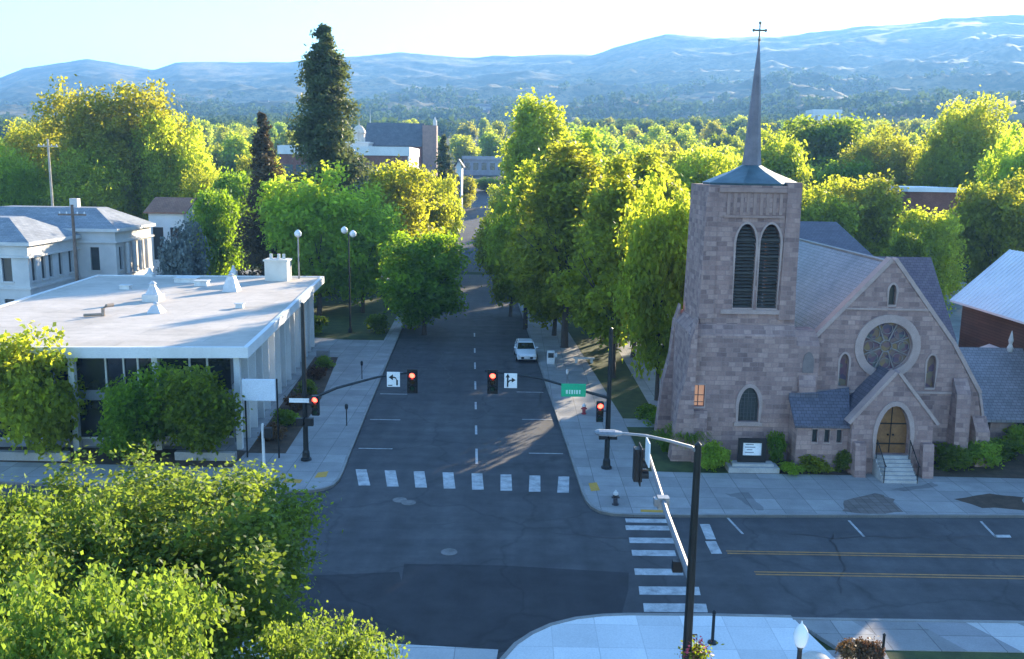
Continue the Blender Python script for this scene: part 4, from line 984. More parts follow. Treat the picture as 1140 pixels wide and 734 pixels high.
MB().box(xa-9.5, xa-8.3, 96, 96.8, 9.9, 11.3).build('chimney', CW, WB); MB().box(xb-7, xb-6.1, 105, 105.8, 11, 12.2).build('chimney', CW, WB)
for y_ in (102.75, 104.55, 106.25, 108.15): MB().tube([(xb+0.35, y_, 3.9), (xb+0.35, y_, 7.4)], 0.22, 10).build('column', CW, WB)

# ------------------------------------------------------------------ buildings among the trees
def house(name, label, x0, x1, y0, y1, base, ze, zr, wall, roof, axis='x', group=None, nwin=3, cat='house'):
    o = thing(name, label, cat, ((x0+x1)/2, (y0+y1)/2, base), group)
    wl = MB(); wh = ze-base; holes = []
    for k in range(nwin):
        cx = x0+(x1-x0)*(k+0.5)/nwin; ww = min(0.9, (x1-x0)/nwin*0.3); holes.append(rect(cx-ww, cx+ww, base+wh*0.35, base+wh*0.8))
    wl.prism(rect(x0, x1, base-1.5, ze), 'y', y0, y0+0.3, holes)
    if axis == 'x':
        wl.prism([(y0+0.3, base-1.5), (y1, base-1.5), (y1, ze), ((y0+y1)/2, zr-0.1), (y0+0.3, ze)], 'x', x0, x0+0.3); wl.prism([(y0+0.3, base-1.5), (y1, base-1.5), (y1, ze), ((y0+y1)/2, zr-0.1), (y0+0.3, ze)], 'x', x1-0.3, x1)
    else:
        wl.box(x0, x0+0.3, y0+0.3, y1, base-1.5, ze); wl.box(x1-0.3, x1, y0+0.3, y1, base-1.5, ze)
        if zr > ze+0.7: wl.prism([(x0, ze), (x1, ze), ((x0+x1)/2, zr-0.1)], 'y', y0+0.05, y0+0.3)
    wl.build('wall', wall, o)
    for h in holes: MB().prism(h, 'y', y0+0.15, y0+0.18).build('window', DARKG, o)
    rf = MB(); e = 0.5
    if axis == 'x':
        ym = (y0+y1)/2
        rf.hexa([(x0-e, y0-e, ze-0.1), (x1+e, y0-e, ze-0.1), (x1+e, ym, zr), (x0-e, ym, zr), (x0-e, y0-e, ze+0.08), (x1+e, y0-e, ze+0.08), (x1+e, ym, zr+0.18), (x0-e, ym, zr+0.18)])
        rf.hexa([(x0-e, y1+e, ze-0.1), (x1+e, y1+e, ze-0.1), (x1+e, ym+0.01, zr), (x0-e, ym+0.01, zr), (x0-e, y1+e, ze+0.08), (x1+e, y1+e, ze+0.08), (x1+e, ym+0.01, zr+0.18), (x0-e, ym+0.01, zr+0.18)])
    elif axis == 'flat':
        rf.box(x0-e, x1+e, y0-e, y1+e, ze+0.003, zr)
    else:
        xm = (x0+x1)/2; slope(rf, (x0-e, ze-0.1), (xm, zr), y0-e, y1+e); slope(rf, (x1+e, ze-0.1), (xm+0.01, zr), y0-e, y1+e)
    rf.build('roof', roof, o); return o
BRK = Mslate('red_brick', (0.24, 0.10, 0.075), (0.30, 0.135, 0.10), 0.08, 0.24, 0.85, 0.2)
RED = Mslate('red_tile_roof', (0.26, 0.13, 0.09), (0.33, 0.17, 0.11), 0.3, 0.35, 0.8, 0.2)
DKR = Mslate('dark_shingle_roof', (0.075, 0.085, 0.10), (0.11, 0.12, 0.135), 0.3, 0.5, 0.8)
p, q = D(165, 236, 122), D(204, 236, 122)
house('red_roofed_house', 'small white house with red tile roof behind civic building', p[0], q[0], 122, 130, 0, D(180, 237, 122)[2], D(180, 221, 126)[2], WH, RED, 'x', nwin=2)
# school: brick with a white band, then the dark gabled block with its tower, and the white cupola
x0, z0 = D(312, 195, 250)[0::2]; x1 = D(455, 195, 250)[0]; zb = gz((x0+x1)/2, 250)
SCH = thing('school_building', 'low brick school block with white roof band beyond the pines', 'building', ((x0+x1)/2, 255, zb))
zt = D(400, 163, 250)[2]
mb = MB(); mb.box(x0, x1-0.2, 250, 275, zb-1, zt-2.4); mb.build('wall', BRK, SCH)
mb = MB(); mb.box(x0-0.4, x1+0.3, 249.4, 275.4, zt-2.4, zt); mb.build('roof', WH, SCH)
mb = MB(); mb.box(x1-0.2, x1+0.15, 249.5, 275, zb-1, zt-2.42); mb.build('end_panel', CW, SCH)
for k in range(9):
    xx = x0+2+k*(x1-x0-4)/8.0; MB().box(xx-1.5, xx+1.5, 249.9, 249.98, zb+2.5, zt-5.2).build('window', Mglass('teal_glass', (0.05, 0.08, 0.09), 0.1), SCH)
x0 = D(404, 140, 300)[0]; x1 = D(486, 140, 300)[0]; zb = gz((x0+x1)/2, 300); zt = D(445, 137, 300)[2]
DKH = thing('dark_roofed_church', 'dark slate roofed hall with brick tower beyond the school', 'building', ((x0+x1)/2, 306, zb))
mb = MB(); mb.box(x0, x1-5, 300.3, 318, zb-1, zt-7.5); mb.build('wall', BRK, DKH)
mb = MB(); mb.hexa([(x0, 299.5, zt-7.6), (x1-4.8, 299.5, zt-7.6), (x1-4.8, 309, zt), (x0, 309, zt), (x0, 299.5, zt-7.2), (x1-4.8, 299.5, zt-7.2), (x1-4.8, 309, zt+0.4), (x0, 309, zt+0.4)])
mb.hexa([(x0, 318.5, zt-7.6), (x1-4.8, 318.5, zt-7.6), (x1-4.8, 309.02, zt), (x0, 309.02, zt), (x0, 318.5, zt-7.2), (x1-4.8, 318.5, zt-7.2), (x1-4.8, 309.02, zt+0.4), (x0, 309.02, zt+0.4)])
mb.build('roof', DKR, DKH)
mb = MB(); mb.box(x1-4.6, x1, 300, 305, zb-1, zt-0.6); mb.build('tower', M('brown_brick', (0.30, 0.20, 0.17), (0.22, 0.15, 0.13), 1, 0.85), DKH)
mb = MB(); mb.lathe((x1-0.6, 300.8, zt-0.6), [(0.7, 0), (0.7, 1.2), (0.05, 2.8)], 8); mb.lathe((x0+1, 309, zt), [(0.2, 0), (0.12, 2), (0.02, 5)], 6); mb.build('pinnacle', CW, DKH)
cx_, cz_ = D(400, 160, 292)[0], D(400, 160, 292)[2]; zb = gz(cx_, 292)
CU = thing('white_cupola_house', 'white house with domed cupola behind the tall pine', 'house', (cx_, 292, zb))
mb = MB(); mb.box(cx_-3.6, cx_+3.4, 289, 297, zb-1, cz_); mb.build('wall', WH, CU)
mb = MB(); mb.box(cx_-3.9, cx_+3.7, 288.7, 297.3, cz_, cz_+0.5); mb.build('roof', WH, CU)
mb = MB(); mb.lathe((cx_, 292, cz_+0.5), [(1.9, 0), (1.9, 2.6), (2.2, 2.7), (2.2, 3.0), (1.8, 4.0), (1.0, 4.9), (0.15, 5.3), (0.05, 7.0)], 12); mb.build('cupola', M('cupola_cream', (0.68, 0.58, 0.47), None, 1, 0.7), CU)
# others
p, q = D(1012, 225, 124), D(1072, 225, 124); house('brick_block', 'red brick block with pale flat roof among the right trees', p[0], q[0], 124, 136, gz(p[0], 124), D(1040, 214, 124)[2], D(1040, 209, 124)[2], BRK, MATS['pale_metal_roof'], 'flat', nwin=4, cat='building')
p, q = D(1098, 190, 190), D(1170, 190, 190); house('brown_roofed_house', 'brick house with brown gable roof at the far right', p[0], q[0], 190, 205, gz(p[0], 190), D(1110, 185, 190)[2], D(1120, 140, 197)[2], M('brown_brick', (0.3, 0.2, 0.17)), RED, 'y', nwin=3)
p, q = D(522, 190, 330), D(562, 190, 330); house('grey_flat_block', 'grey flat block closing the far end of the street', p[0]-2, q[0], 330, 350, gz(p[0], 330), D(540, 178, 330)[2], D(540, 174, 330)[2], M('grey_render', (0.36, 0.38, 0.42), None, 1, 0.8), M('grey_roof', (0.4, 0.42, 0.45), None, 1, 0.8), 'flat', nwin=5, cat='building')
p, q = D(905, 132, 640), D(936, 132, 640); house('white_far_block', 'white flat roofed building standing out among the hillside trees', p[0], q[0], 640, 655, D(920, 135, 640)[2]-3, D(920, 126, 640)[2], D(920, 122, 640)[2], WH, WH, 'flat', nwin=4, cat='building')
p, q = D(507, 187, 215), D(514, 187, 215); house('white_side_house', 'narrow pale house beside the far street trees', p[0], q[0], 215, 221, gz(p[0], 215), D(507, 186, 215)[2], D(507, 178, 219)[2], WH, DKR, 'y', nwin=1)
# houses dotted on the foothills
rd = random.Random(3)
proto_h = None
for k in range(44):
    Y = rd.uniform(650, 1500); px_ = rd.choice([rd.uniform(20, 330), rd.uniform(420, 640), rd.uniform(640, 1130)])
    x = (px_-570)/1000*Y; z = gz(x, Y)
    if proto_h is None:
        o = thing('far_house', 'tiny pale house among the distant foothill trees', 'house', (0, 0, 0), 'houses on the far foothills')
        MB().box(-7, 7, -5, 5, -2, 4.2).build('wall', M('pale_house_wall', (0.40, 0.38, 0.35), (0.30, 0.28, 0.26), 0.05, 0.8), o)
        rf = MB(); rf.prism([(-5.6, 4.2), (5.6, 4.2), (0, 7.2)], 'x', -7.6, 7.6); rf.build('roof', M('far_grey_roof', (0.16, 0.15, 0.15), (0.12, 0.10, 0.095), 0.05, 0.95, spec=0.05), o); proto_h = o
    else: o = copy_tree(proto_h)
    o.location = (x, Y, z); o.rotation_euler.z = rd.uniform(-0.6, 0.6); s_ = rd.uniform(0.8, 1.5); o.scale = (s_, s_, s_)

# ------------------------------------------------------------------ trees
g = 'street trees right of the road'
for key, cx, top, Y, w_, lab in (('tall_b', 600, 112, 130, 100, 'tallest tree of the right street row, dark top rising behind the others'), ('tall_a', 634, 164, 82, 150, 'bright tall tree behind the parked white car'),
      ('tall_c', 588, 186, 92, 96, 'bright tree overhanging the road left of the parked car'), ('tall_c', 690, 182, 70, 148, 'bright full tree behind the green street sign'), ('broad_b', 742, 205, 63, 110, 'tree beside the church tower nearest the lawn'),
      ('tall_a', 722, 172, 92, 110, 'tree between the church tower and the street row'), ('tall_c', 655, 148, 138, 100, 'mid row tree behind the bright ones right of the road'), ('broad_b', 580, 210, 124, 66, 'small tree at the far bend of the right pavement'),
      ('broad_b', 712, 215, 78, 112, 'low wide tree filling the gap by the church tower'), ('broad_b', 570, 236, 100, 84, 'low bright tree leaning over the road before the far bend'), ('broad_b', 620, 245, 88, 112, 'low leafy tree over the pavement behind the parked car'), ('broad_a', 562, 206, 172, 44, 'small tree leaning over the far street from the right')):
    ptree(key, 'street_tree', lab, cx, top, Y, w_, g)
g = 'trees left of the road'
ptree('broad_c', 'street_tree', 'round dark tree leaning over the left pavement', 472, 262, 88, 112, g)
ptree('broad_b', 'street_tree', 'broad tree under the tall pine beside the twin lamp', 352, 192, 98, 124, g)
ptree('broad_a', 'street_tree', 'yellow green tree right of the tall pine', 440, 184, 122, 112, g)
ptree('broad_b', 'street_tree', 'green tree behind the twin headed lamp', 402, 214, 100, 100, g)
ptree('broad_a', 'street_tree', 'bright narrow tree left of the far street', 482, 196, 136, 62, g)
ptree('broad_b', 'street_tree', 'small tree by the far street left kerb', 493, 216, 150, 46, g)
ptree('broad_a', 'street_tree', 'tree closing the far end of the street on the left', 512, 198, 225, 38, g)
ptree('broad_b', 'street_tree', 'low tree before the grey block at the street end', 541, 198, 270, 38, g)
ptree('conifer_small', 'dark_conifer', 'small dark conifer left of the far street', 494, 152, 190, 34, None)
ptree('conifer_big', 'tall_pine', 'very tall pointed pine rising above the skyline', 361, 29, 115, 84, None)
ptree('conifer_brown', 'brown_spruce', 'brownish spruce left of the tallest pine', 292, 126, 100, 62, None)
ptree('conifer_brown', 'brown_spruce', 'shorter dark spruce behind the office roof chimney', 322, 210, 104, 50, None)
g = 'big trees behind the civic building'
ptree('park_a', 'park_tree', 'huge yellow green tree, highest of the left park', 122, 98, 150, 150, g)
ptree('park_a', 'park_tree', 'wide yellow green tree at the left park edge', 40, 140, 158, 110, g)
ptree('park_a', 'park_tree', 'yellow tree right of the highest park tree', 190, 132, 150, 100, g)
ptree('park_b', 'park_tree', 'dark tree over the civic roof at the frame edge', 4, 165, 138, 100, g)
ptree('park_b', 'park_tree', 'low bright tree above the civic roof ridge', 90, 165, 140, 120, g)
ptree('park_b', 'park_tree', 'bright tree behind the red roofed house', 232, 190, 135, 74, g)
ptree('broad_c', 'park_tree', 'dark tree right of the red roofed house', 240, 215, 112, 66, g)
ptree('broad_c', 'park_tree', 'deep green tree left of the brown spruce', 262, 195, 130, 70, g)
ptree('broad_c', 'park_tree', 'deep green tree between spruce and pine', 318, 205, 112, 74, g)
ptree('round_small', 'grey_shrub', 'pale grey blue bushy tree behind office roof', 202, 252, 92, 62, None)
for o in bpy.data.objects:
    if o.name.startswith('grey_shrub'):
        for ch in o.children:
            if ch.name.startswith('crown'): ch.data = ch.data.copy(); ch.data.materials.clear(); ch.data.materials.append(LF_G)
g = 'trees behind the church'
for key, cx, top, Y, w_, lab in (('broad_a', 955, 200, 118, 108, 'bright round tree above the church gable'), ('broad_b', 915, 206, 112, 92, 'bright tree right of the bell tower top'),
      ('park_a', 1086, 116, 160, 130, 'large tree rising highest at the right edge'), ('broad_a', 1040, 236, 98, 84, 'low bright tree above the pale metal roof'),
      ('broad_b', 1120, 200, 104, 100, 'tree at the right edge over the pale roof'), ('broad_c', 1010, 262, 92, 66, 'low dark tree behind the transept roof'),
      ('park_b', 985, 146, 170, 104, 'rounded tree left of the large right tree'), ('broad_c', 920, 134, 190, 120, 'dark rounded tree right of the spire'),
      ('broad_a', 780, 168, 125, 100, 'bright tree left of the bell tower'), ('broad_b', 862, 150, 150, 84, 'tree directly behind the spire'), ('broad_b', 1135, 150, 125, 80, 'tree leaning into the frame at far right')):
    ptree(key, 'garden_tree', lab, cx, top, Y, w_, g)
# small trees in front of the office
ptree('round_small_b', 'ornamental_tree', 'small leafy tree at the left frame edge before the office', 30, 370, 48.4, 120, 'small trees in front of the office', base=0.1)
ptree('round_small', 'ornamental_tree', 'small leafy tree before the office glass right of planter gap', 156, 412, 48.3, 92, 'small trees in front of the office', base=0.1)
ptree('round_small', 'ornamental_tree', 'small leafy tree closest to the blank sign board', 214, 408, 48.2, 108, 'small trees in front of the office', base=0.1)
# foreground
tree('near_a', 'foreground_tree', 'large leafy tree filling the lower left corner', (D(150, 560, 22)[0], 22, 0), D(175, 535, 22)[2]-0.25, 10.0, 'foreground trees', 0.6)
tree('near_b', 'foreground_tree', 'leafy tree at the left edge below the planter wall', (D(10, 600, 19.5)[0], 19.5, 0), D(60, 560, 19.5)[2], 6.4, 'foreground trees', 2.1)
tree('near_b', 'foreground_tree', 'bright treetop at the very bottom left', (D(70, 700, 14.2)[0], 14.2, 0), D(90, 655, 14.2)[2], 5.2, 'foreground trees', 4.0)
tree('near_b', 'foreground_tree', 'treetop at the bottom edge beside the intersection', (D(325, 720, 16.5)[0], 16.5, 0), D(330, 705, 16.5)[2]-0.3, 4.6, 'foreground trees', 5.0)

# the canopy of the town, tree by tree
occupied = [(-40, -10, 44, 90), (8, 42, 44, 90), (-90, xb+2, 86, 116)]
for nm in ('school_building', 'dark_roofed_church', 'white_cupola_house', 'brick_block', 'brown_roofed_house', 'grey_flat_block', 'red_roofed_house', 'white_side_house'):
    o = bpy.data.objects[nm]; occupied.append((o.location.x-20, o.location.x+20, o.location.y-14, o.location.y+16))
rd = random.Random(17); placed = [(o.location.x, o.location.y) for o in bpy.data.objects if o.get('category') == 'tree']
keys = ['far_a', 'far_b', 'far_c', 'far_d', 'far_b', 'far_a']
cnt = 0; tries = 0
zones = [('treetops of the town right of the spire', 'rounded treetop in the town canopy right of the spire', 885, 1190), ('treetops of the town left of the spire', 'rounded treetop in the town canopy between street and spire', 535, 885), ('treetops of the town left of the street', 'rounded treetop in the town canopy left of the street', -60, 540)]
while cnt < 265 and tries < 20000:
    tries += 1
    Y = 95+505*rd.random()**0.8; gname, lab, a, b = zones[rd.choice([0, 0, 1, 1, 1, 2, 2, 2])]
    px_ = rd.uniform(a, b); x = (px_-570)/1000*Y
    if Y < 355 and kl(Y)-5 < x < kr(Y)+5: continue
    if any(u0 < x < u1 and v0 < Y < v1 for u0, u1, v0, v1 in occupied): continue
    mind = 7.5+Y*0.009
    if any((x-u)**2+(Y-v)**2 < mind**2 for u, v in placed): continue
    # keep sight lines to the buildings open
    if 300 < px_ < 565 and 200 < Y < 330: continue
    if 300 < px_ < 565 and Y < 200: hmax = 10
    elif 1000 < px_ and Y < 165: hmax = 10
    else: hmax = 17
    placed.append((x, Y)); cnt += 1
    h = min(hmax, rd.uniform(10, 17)); wd = rd.uniform(9, 14)*(1 if hmax > 12 else 0.8)
    tree(rd.choice(keys if Y > 210 else ['broad_a', 'broad_b', 'broad_c']), 'canopy_tree', lab, (x, Y, gz(x, Y)-0.2), h, wd, gname)
# the wooded suburbs on the slopes: far too many to tell apart
rs = np.random.RandomState(9); cs = []
k = 0
while k < 6500:
    Y = 560+1300*rs.rand()**1.6; px_ = rs.uniform(-60, 1200); x = (px_-570)/1000*Y
    dn = fbm(x, Y, 420, 4)
    if dn < -0.08+max(0, (Y-1100)/2500): continue
    if ((x-505)/110)**2+((Y-970)/130)**2 < 1 and rs.rand() < 0.8: continue
    cs.append((x, Y, gz(x, Y), rs.uniform(3.5, 7.5), rs.uniform(8, 15))); k += 1
pts = []; 
for (x, Y, z, r_, h_) in cs:
    d = rs.normal(size=(16, 3)); d /= np.linalg.norm(d, axis=1)[:, None]
    pts.append(np.array([x, Y, z+h_*0.5])+d*np.array([r_*0.75, r_*0.75, h_*0.42])*(0.7+0.4*rs.rand(16))[:, None])
pts = np.concatenate(pts)
me = leaf_mesh('distant_woodland', pts, 2.6, np.array([0, 0, 0.8]), rs, Mleaf('leaf_far', (0.03, 0.055, 0.018), (0.07, 0.10, 0.025), (0.13, 0.17, 0.03), 0.3, 0.0), 0.8)
o = bpy.data.objects.new('distant_woodland', me); C.objects.link(o); tag(o, 'scattered trees covering the far foothill suburbs', 'woodland', kind='stuff')

# ------------------------------------------------------------------ shrubs
proto('shrub', 1.4, 0.9, 0.05, 70, 36, 0.085, 0.22, LF_D, 71, lobes=8, r=0.03)
proto('shrub_olive', 1.2, 1.0, 0.05, 70, 36, 0.085, 0.22, LF, 72, lobes=8, r=0.03)
proto('shrub_red', 1.0, 0.9, 0.05, 60, 36, 0.075, 0.2, LF_R, 73, lobes=7, r=0.02)
def shrub(key, label, x, y, h, w_, group, name='shrub'):
    return tree(key, name, label, (x, y, 0.13), h, w_, group, None, 'shrub')
gch = 'shrubs along the church wall'
for (px_, py_, h, w_, key, lab) in ((792, 525, 1.5, 2.0, 'shrub_olive', 'olive shrub between ornamental grass and notice board'), (862, 520, 1.9, 1.1, 'shrub', 'upright shrub right of the notice board'),
      (905, 528, 0.9, 1.9, 'shrub_olive', 'low olive shrub under the three small windows'), (938, 527, 1.2, 1.2, 'shrub', 'dark shrub left of the porch steps'), (880, 530, 0.6, 1.6, 'shrub_olive', 'lowest ground shrub by the stepped pier'),
      (1060, 524, 1.3, 2.4, 'shrub', 'dark hedge shrub right of the porch'), (1092, 522, 1.5, 2.6, 'shrub_olive', 'hedge shrub under the right buttress'), (1118, 515, 1.2, 2.2, 'shrub', 'hedge shrub before the annex wall'), (1135, 505, 1.6, 2.2, 'shrub_olive', 'tall shrub at the right frame edge')):
    c = G(px_, py_); shrub(key, lab, c[0], c[1], h, w_, gch)
c = G(735, 478); shrub('shrub', 'dark shrub left of the tower buttress', c[0], c[1], 1.0, 2.2, gch); c = G(722, 470); shrub('shrub', 'dark spreading shrub on the lawn edge', c[0], c[1], 1.0, 1.8, gch)
# ornamental grass: a fountain of blades
def blades(name, label, cx, cy, h, r_, nb, mat, seed):
    rs = random.Random(seed); mb = MB()
    for i in range(nb):
        a = rs.uniform(0, 6.283); L = rs.uniform(0.5, 1); p0 = Vector((cx+rs.uniform(-.25, .25), cy+rs.uniform(-.25, .25), 0.12)); t = Vector((math.cos(a), math.sin(a), 0)); sd_ = Vector((-t.y, t.x, 0))*0.03
        pts = [p0, p0+t*r_*L*0.35+Vector((0, 0, h*L*0.7)), p0+t*r_*L*0.75+Vector((0, 0, h*L)), p0+t*r_*L+Vector((0, 0, h*L*0.8))]
        ws = [1, 1, 0.7, 0.1]; vs = []
        for q, k in zip(pts, ws): vs += [q-sd_*k, q+sd_*k]
        mb.add(vs, [(0, 1, 3, 2), (2, 3, 5, 4), (4, 5, 7, 6)])
    o = mb.build(name, mat, None, org=(cx, cy, 0.12)); return tag(o, label, 'plant')
c = G(762, 512); blades('ornamental_grass', 'fountain of tall ornamental grass at the tower corner', c[0], c[1], 1.9, 1.5, 520, LF_D, 4)
c = G(742, 505); blades('ornamental_grass', 'smaller grass tuft left of the tall grass fountain', c[0], c[1], 1.2, 1.1, 300, LF_D, 5)
gof = 'shrubs along the office side'
for k, (px_, py_) in enumerate(((306, 492), (318, 476), (330, 458), (341, 441), (352, 424), (362, 412))):
    c = G(px_, py_); shrub('shrub_red' if k % 2 == 0 else 'shrub', ('russet' if k % 2 == 0 else 'dark green')+[' shrub nearest the white post at office corner', ' shrub behind the left signal pole', ' shrub at the middle of the office side', ' shrub left of the grey cabinet', ' shrub right beside the grey cabinet', ' shrub last along the office side'][k], c[0], c[1], 1.0, 1.7, gof)
c = G(360, 408); o = MB().box(c[0]-0.5, c[0]+0.5, c[1]-0.3, c[1]+0.3, 0.1, 1.4).build('utility_cabinet', M('cabinet_grey', (0.22, 0.23, 0.24), None, 1, 0.5), None, bevel=0.04, org=(c[0], c[1], 0.1)); tag(o, 'grey utility cabinet beside the office planting', 'cabinet')
gl2 = 'shrubs under the left street trees'
for k, (px_, py_) in enumerate(((330, 372), (352, 374), (418, 372), (458, 366))):
    c = G(px_, py_); shrub('shrub' if k != 3 else 'shrub_olive', ['dark shrub at the far office corner', 'dark shrub left of the twin lamp base', 'dark shrub right of the twin lamp base', 'bright shrub under the round leaning tree'][k], c[0], c[1], 1.8, 2.6, gl2)

# ------------------------------------------------------------------ traffic signals
BLK = MATS['black_metal']; GALV = M('galvanised_steel', (0.30, 0.31, 0.32), (0.20, 0.21, 0.22), 2, 0.42, 0.6)
POLE = M('dark_green_pole', (0.022, 0.026, 0.028), (0.014, 0.016, 0.018), 2, 0.4, 0.3)
RLENS = Memit('red_lens', (1.0, 0.05, 0.03), 2.2, (0.3, 0.01, 0.01)); ALENS = M('dark_amber_lens', (0.06, 0.035, 0.008), None, 3, 0.3); GLENS = M('dark_green_lens', (0.008, 0.04, 0.02), None, 3, 0.3)
SIGNW = M('sign_white', (0.80, 0.80, 0.79), (0.76, 0.76, 0.75), 2, 0.4, bmp=0.02); SIGNK = M('sign_black', (0.012, 0.012, 0.012), None, 2, 0.5)
def signal_head(parent, c, face=-1, lit=True, axis='y', plate=True):
    """three lens head, c is the centre, facing along -Y (or along X)"""
    def T(dx, dy, dz): return (c[0]+dx, c[1]+dy*(-face), c[2]+dz) if axis == 'y' else (c[0]+dy*face, c[1]+dx, c[2]+dz)
    def tb(mb, x0, x1, y0, y1, z0, z1):
        a = T(x0, y0, z0); b = T(x1, y1, z1); mb.box(min(a[0], b[0]), max(a[0], b[0]), min(a[1], b[1]), max(a[1], b[1]), a[2], b[2])
    mb = MB(); tb(mb, -0.19, 0.19, -0.02, 0.26, -0.56, 0.56)
    if plate: tb(mb, -0.29, 0.29, 0.04, 0.07, -0.68, 0.68)
    for k in range(3):
        z = 0.36-0.36*k                                  # visors
        for j in range(9):
            a = math.radians(-30+240*j/8); a2 = math.radians(-30+240*(j+1)/8)
            if j == 8: continue
            p = [T(math.cos(a)*0.165, -0.02, z+math.sin(a)*0.165), T(math.cos(a2)*0.165, -0.02, z+math.sin(a2)*0.165), T(math.cos(a2)*0.165, -0.24, z+math.sin(a2)*0.165), T(math.cos(a)*0.165, -0.24, z+math.sin(a)*0.165)]
            p2 = [T(math.cos(a)*0.18, -0.02, z+math.sin(a)*0.18), T(math.cos(a2)*0.18, -0.02, z+math.sin(a2)*0.18), T(math.cos(a2)*0.18, -0.24, z+math.sin(a2)*0.18), T(math.cos(a)*0.18, -0.24, z+math.sin(a)*0.18)]
            mb.hexa(p+p2)
    h = mb.build('signal_head', BLK, parent)
    for k, mt in enumerate((RLENS if lit else ALENS, ALENS, GLENS)):
        z = 0.36-0.36*k; l = MB(); n_ = 16
        a = [T(math.cos(2*math.pi*j/n_)*0.15, -0.035, z+math.sin(2*math.pi*j/n_)*0.15) for j in range(n_)]; b = [T(math.cos(2*math.pi*j/n_)*0.10, -0.07, z+math.sin(2*math.pi*j/n_)*0.10) for j in range(n_)]
        loft(l, [a, b]); l.build('lens', mt, h)
    return h
def arrow_sign(parent, c, kind, w_=0.76, h_=0.92):
    s_ = MB().box(c[0]-w_/2, c[0]+w_/2, c[1]-0.02, c[1]+0.02, c[2]-h_/2, c[2]+h_/2).build('lane_sign', SIGNW, parent, bevel=0.01)
    a = MB(); y = c[1]-0.026
    def T(u, v): return (c[0]+u, y, c[2]+v)
    if kind == 'left':                                    # stem up from below right, bending left
        a.tube([T(0.20, -0.32), T(0.20, -0.05), T(0.12, 0.10), T(-0.05, 0.14)], 0.045, 4); a.add([T(-0.26, 0.12), T(-0.02, 0.29), T(-0.02, -0.05)], [(0, 1, 2)])
        a.box(c[0]-0.30, c[0]-0.06, y-0.003, y+0.002, c[2]-0.36, c[2]-0.31)
    else:
        a.tube([T(-0.16, -0.34), T(-0.16, 0.20)], 0.04, 4); a.add([T(-0.16, 0.40), T(-0.28, 0.18), T(-0.04, 0.18)], [(0, 1, 2)])
        a.tube([T(-0.16, -0.12), T(-0.05, 0.02), T(0.08, 0.04)], 0.04, 4); a.add([T(0.27, 0.04), T(0.06, 0.18), T(0.06, -0.10)], [(0, 1, 2)])
    a.build('arrow', SIGNK, s_)
    return s_
def pole_mb(x, y, z1, r0=0.15, r1=0.10):
    mb = MB(); mb.lathe((x, y, 0.12), [(0.30, 0), (0.30, 0.12), (0.22, 0.18), (0.20, 0.5), (r0, 0.62), (r1, z1-0.12), (0.02, z1-0.05)], 12); return mb
# left pole
xl, yl, _ = G(341, 515)
TL = thing('traffic_signal', 'black signal pole before the office with a curved arm over the street', 'traffic signal', (xl, yl, 0.12), 'traffic signals of the crossing')
ztop = D(338, 338, yl)[2]
pole_mb(xl, yl, ztop).build('pole', POLE, TL)
e = D(462, 414, yl); a0 = D(342, 446, yl); a1 = D(375, 432, yl); a2 = D(420, 420, yl)
MB().tube([a0, a1, a2, e], [0.09, 0.075, 0.06, 0.05], 8).build('mast_arm', POLE, TL)
c = D(459, 425, yl-0.25); signal_head(TL, c); c = D(438, 422.5, yl-0.12); arrow_sign(TL, c, 'left', 0.72, 0.84)
c = D(351, 452, yl-0.25); signal_head(TL, (c[0], c[1], c[2]), plate=False)
MB().tube([(xl, yl, c[2]), (c[0], c[1]+0.2, c[2])], 0.03, 6).build('bracket', POLE, TL)
c = D(348, 470, yl-0.2); mb = MB(); mb.box(xl-0.45, xl-0.05, yl-0.35, yl-0.1, c[2]-0.22, c[2]+0.22); mb.box(xl+0.05, xl+0.5, yl-0.35, yl-0.1, c[2]-0.2, c[2]+0.24); mb.build('pedestrian_signal', BLK, TL)
c = D(333, 446, yl-0.2); mb = MB(); mb.box(c[0]-0.55, c[0]+0.55, c[1]-0.02, c[1]+0.02, c[2]-0.12, c[2]+0.12); mb.build('street_sign', SIGNW, TL)
# right pole
xr, yr, _ = G(675, 524)
TR = thing('traffic_signal', 'black signal pole with green street name sign before the church lawn', 'traffic signal', (xr, yr, 0.12), 'traffic signals of the crossing')
ztop = D(682, 366, yr)[2]
pole_mb(xr, yr, ztop).build('pole', POLE, TR)
a0 = D(677, 443, yr); a1 = D(655, 437, yr); a2 = D(600, 421, yr); e = D(540, 413, yr)
MB().tube([a0, a1, a2, e], [0.09, 0.075, 0.06, 0.05], 8).build('mast_arm', POLE, TR)
c = D(548.5, 425.5, yr-0.25); signal_head(TR, c); c = D(568.5, 424, yr-0.12); arrow_sign(TR, c, 'through', 0.70, 0.82)
c = D(668, 459, yr-0.25); signal_head(TR, c, plate=False); MB().tube([(xr, yr, c[2]), (c[0], c[1]+0.2, c[2])], 0.03, 6).build('bracket', POLE, TR)
c0 = D(625, 427, yr-0.12); c1 = D(652, 442, yr-0.12)
GS = MB().box(c0[0], c1[0], yr-0.14, yr-0.10, c1[2], c0[2]).build('street_sign', M('sign_green', (0.01, 0.42, 0.20), (0.01, 0.36, 0.17), 1, 0.35, bmp=0.02), TR, bevel=0.01)
t = MB(); zc = (c0[2]+c1[2])/2-0.1; xx = c0[0]+0.25
for k, w_ in enumerate((0.14, 0.10, 0.12, 0.08, 0.13, 0.1)):
    if xx+w_ < c1[0]-0.15: t.box(xx, xx+w_*0.8, yr-0.146, yr-0.142, zc-0.11, zc+0.11); 
    xx += w_+0.03
t.build('lettering', M('sign_letter', (0.55, 0.78, 0.66), None, 2, 0.4), GS)
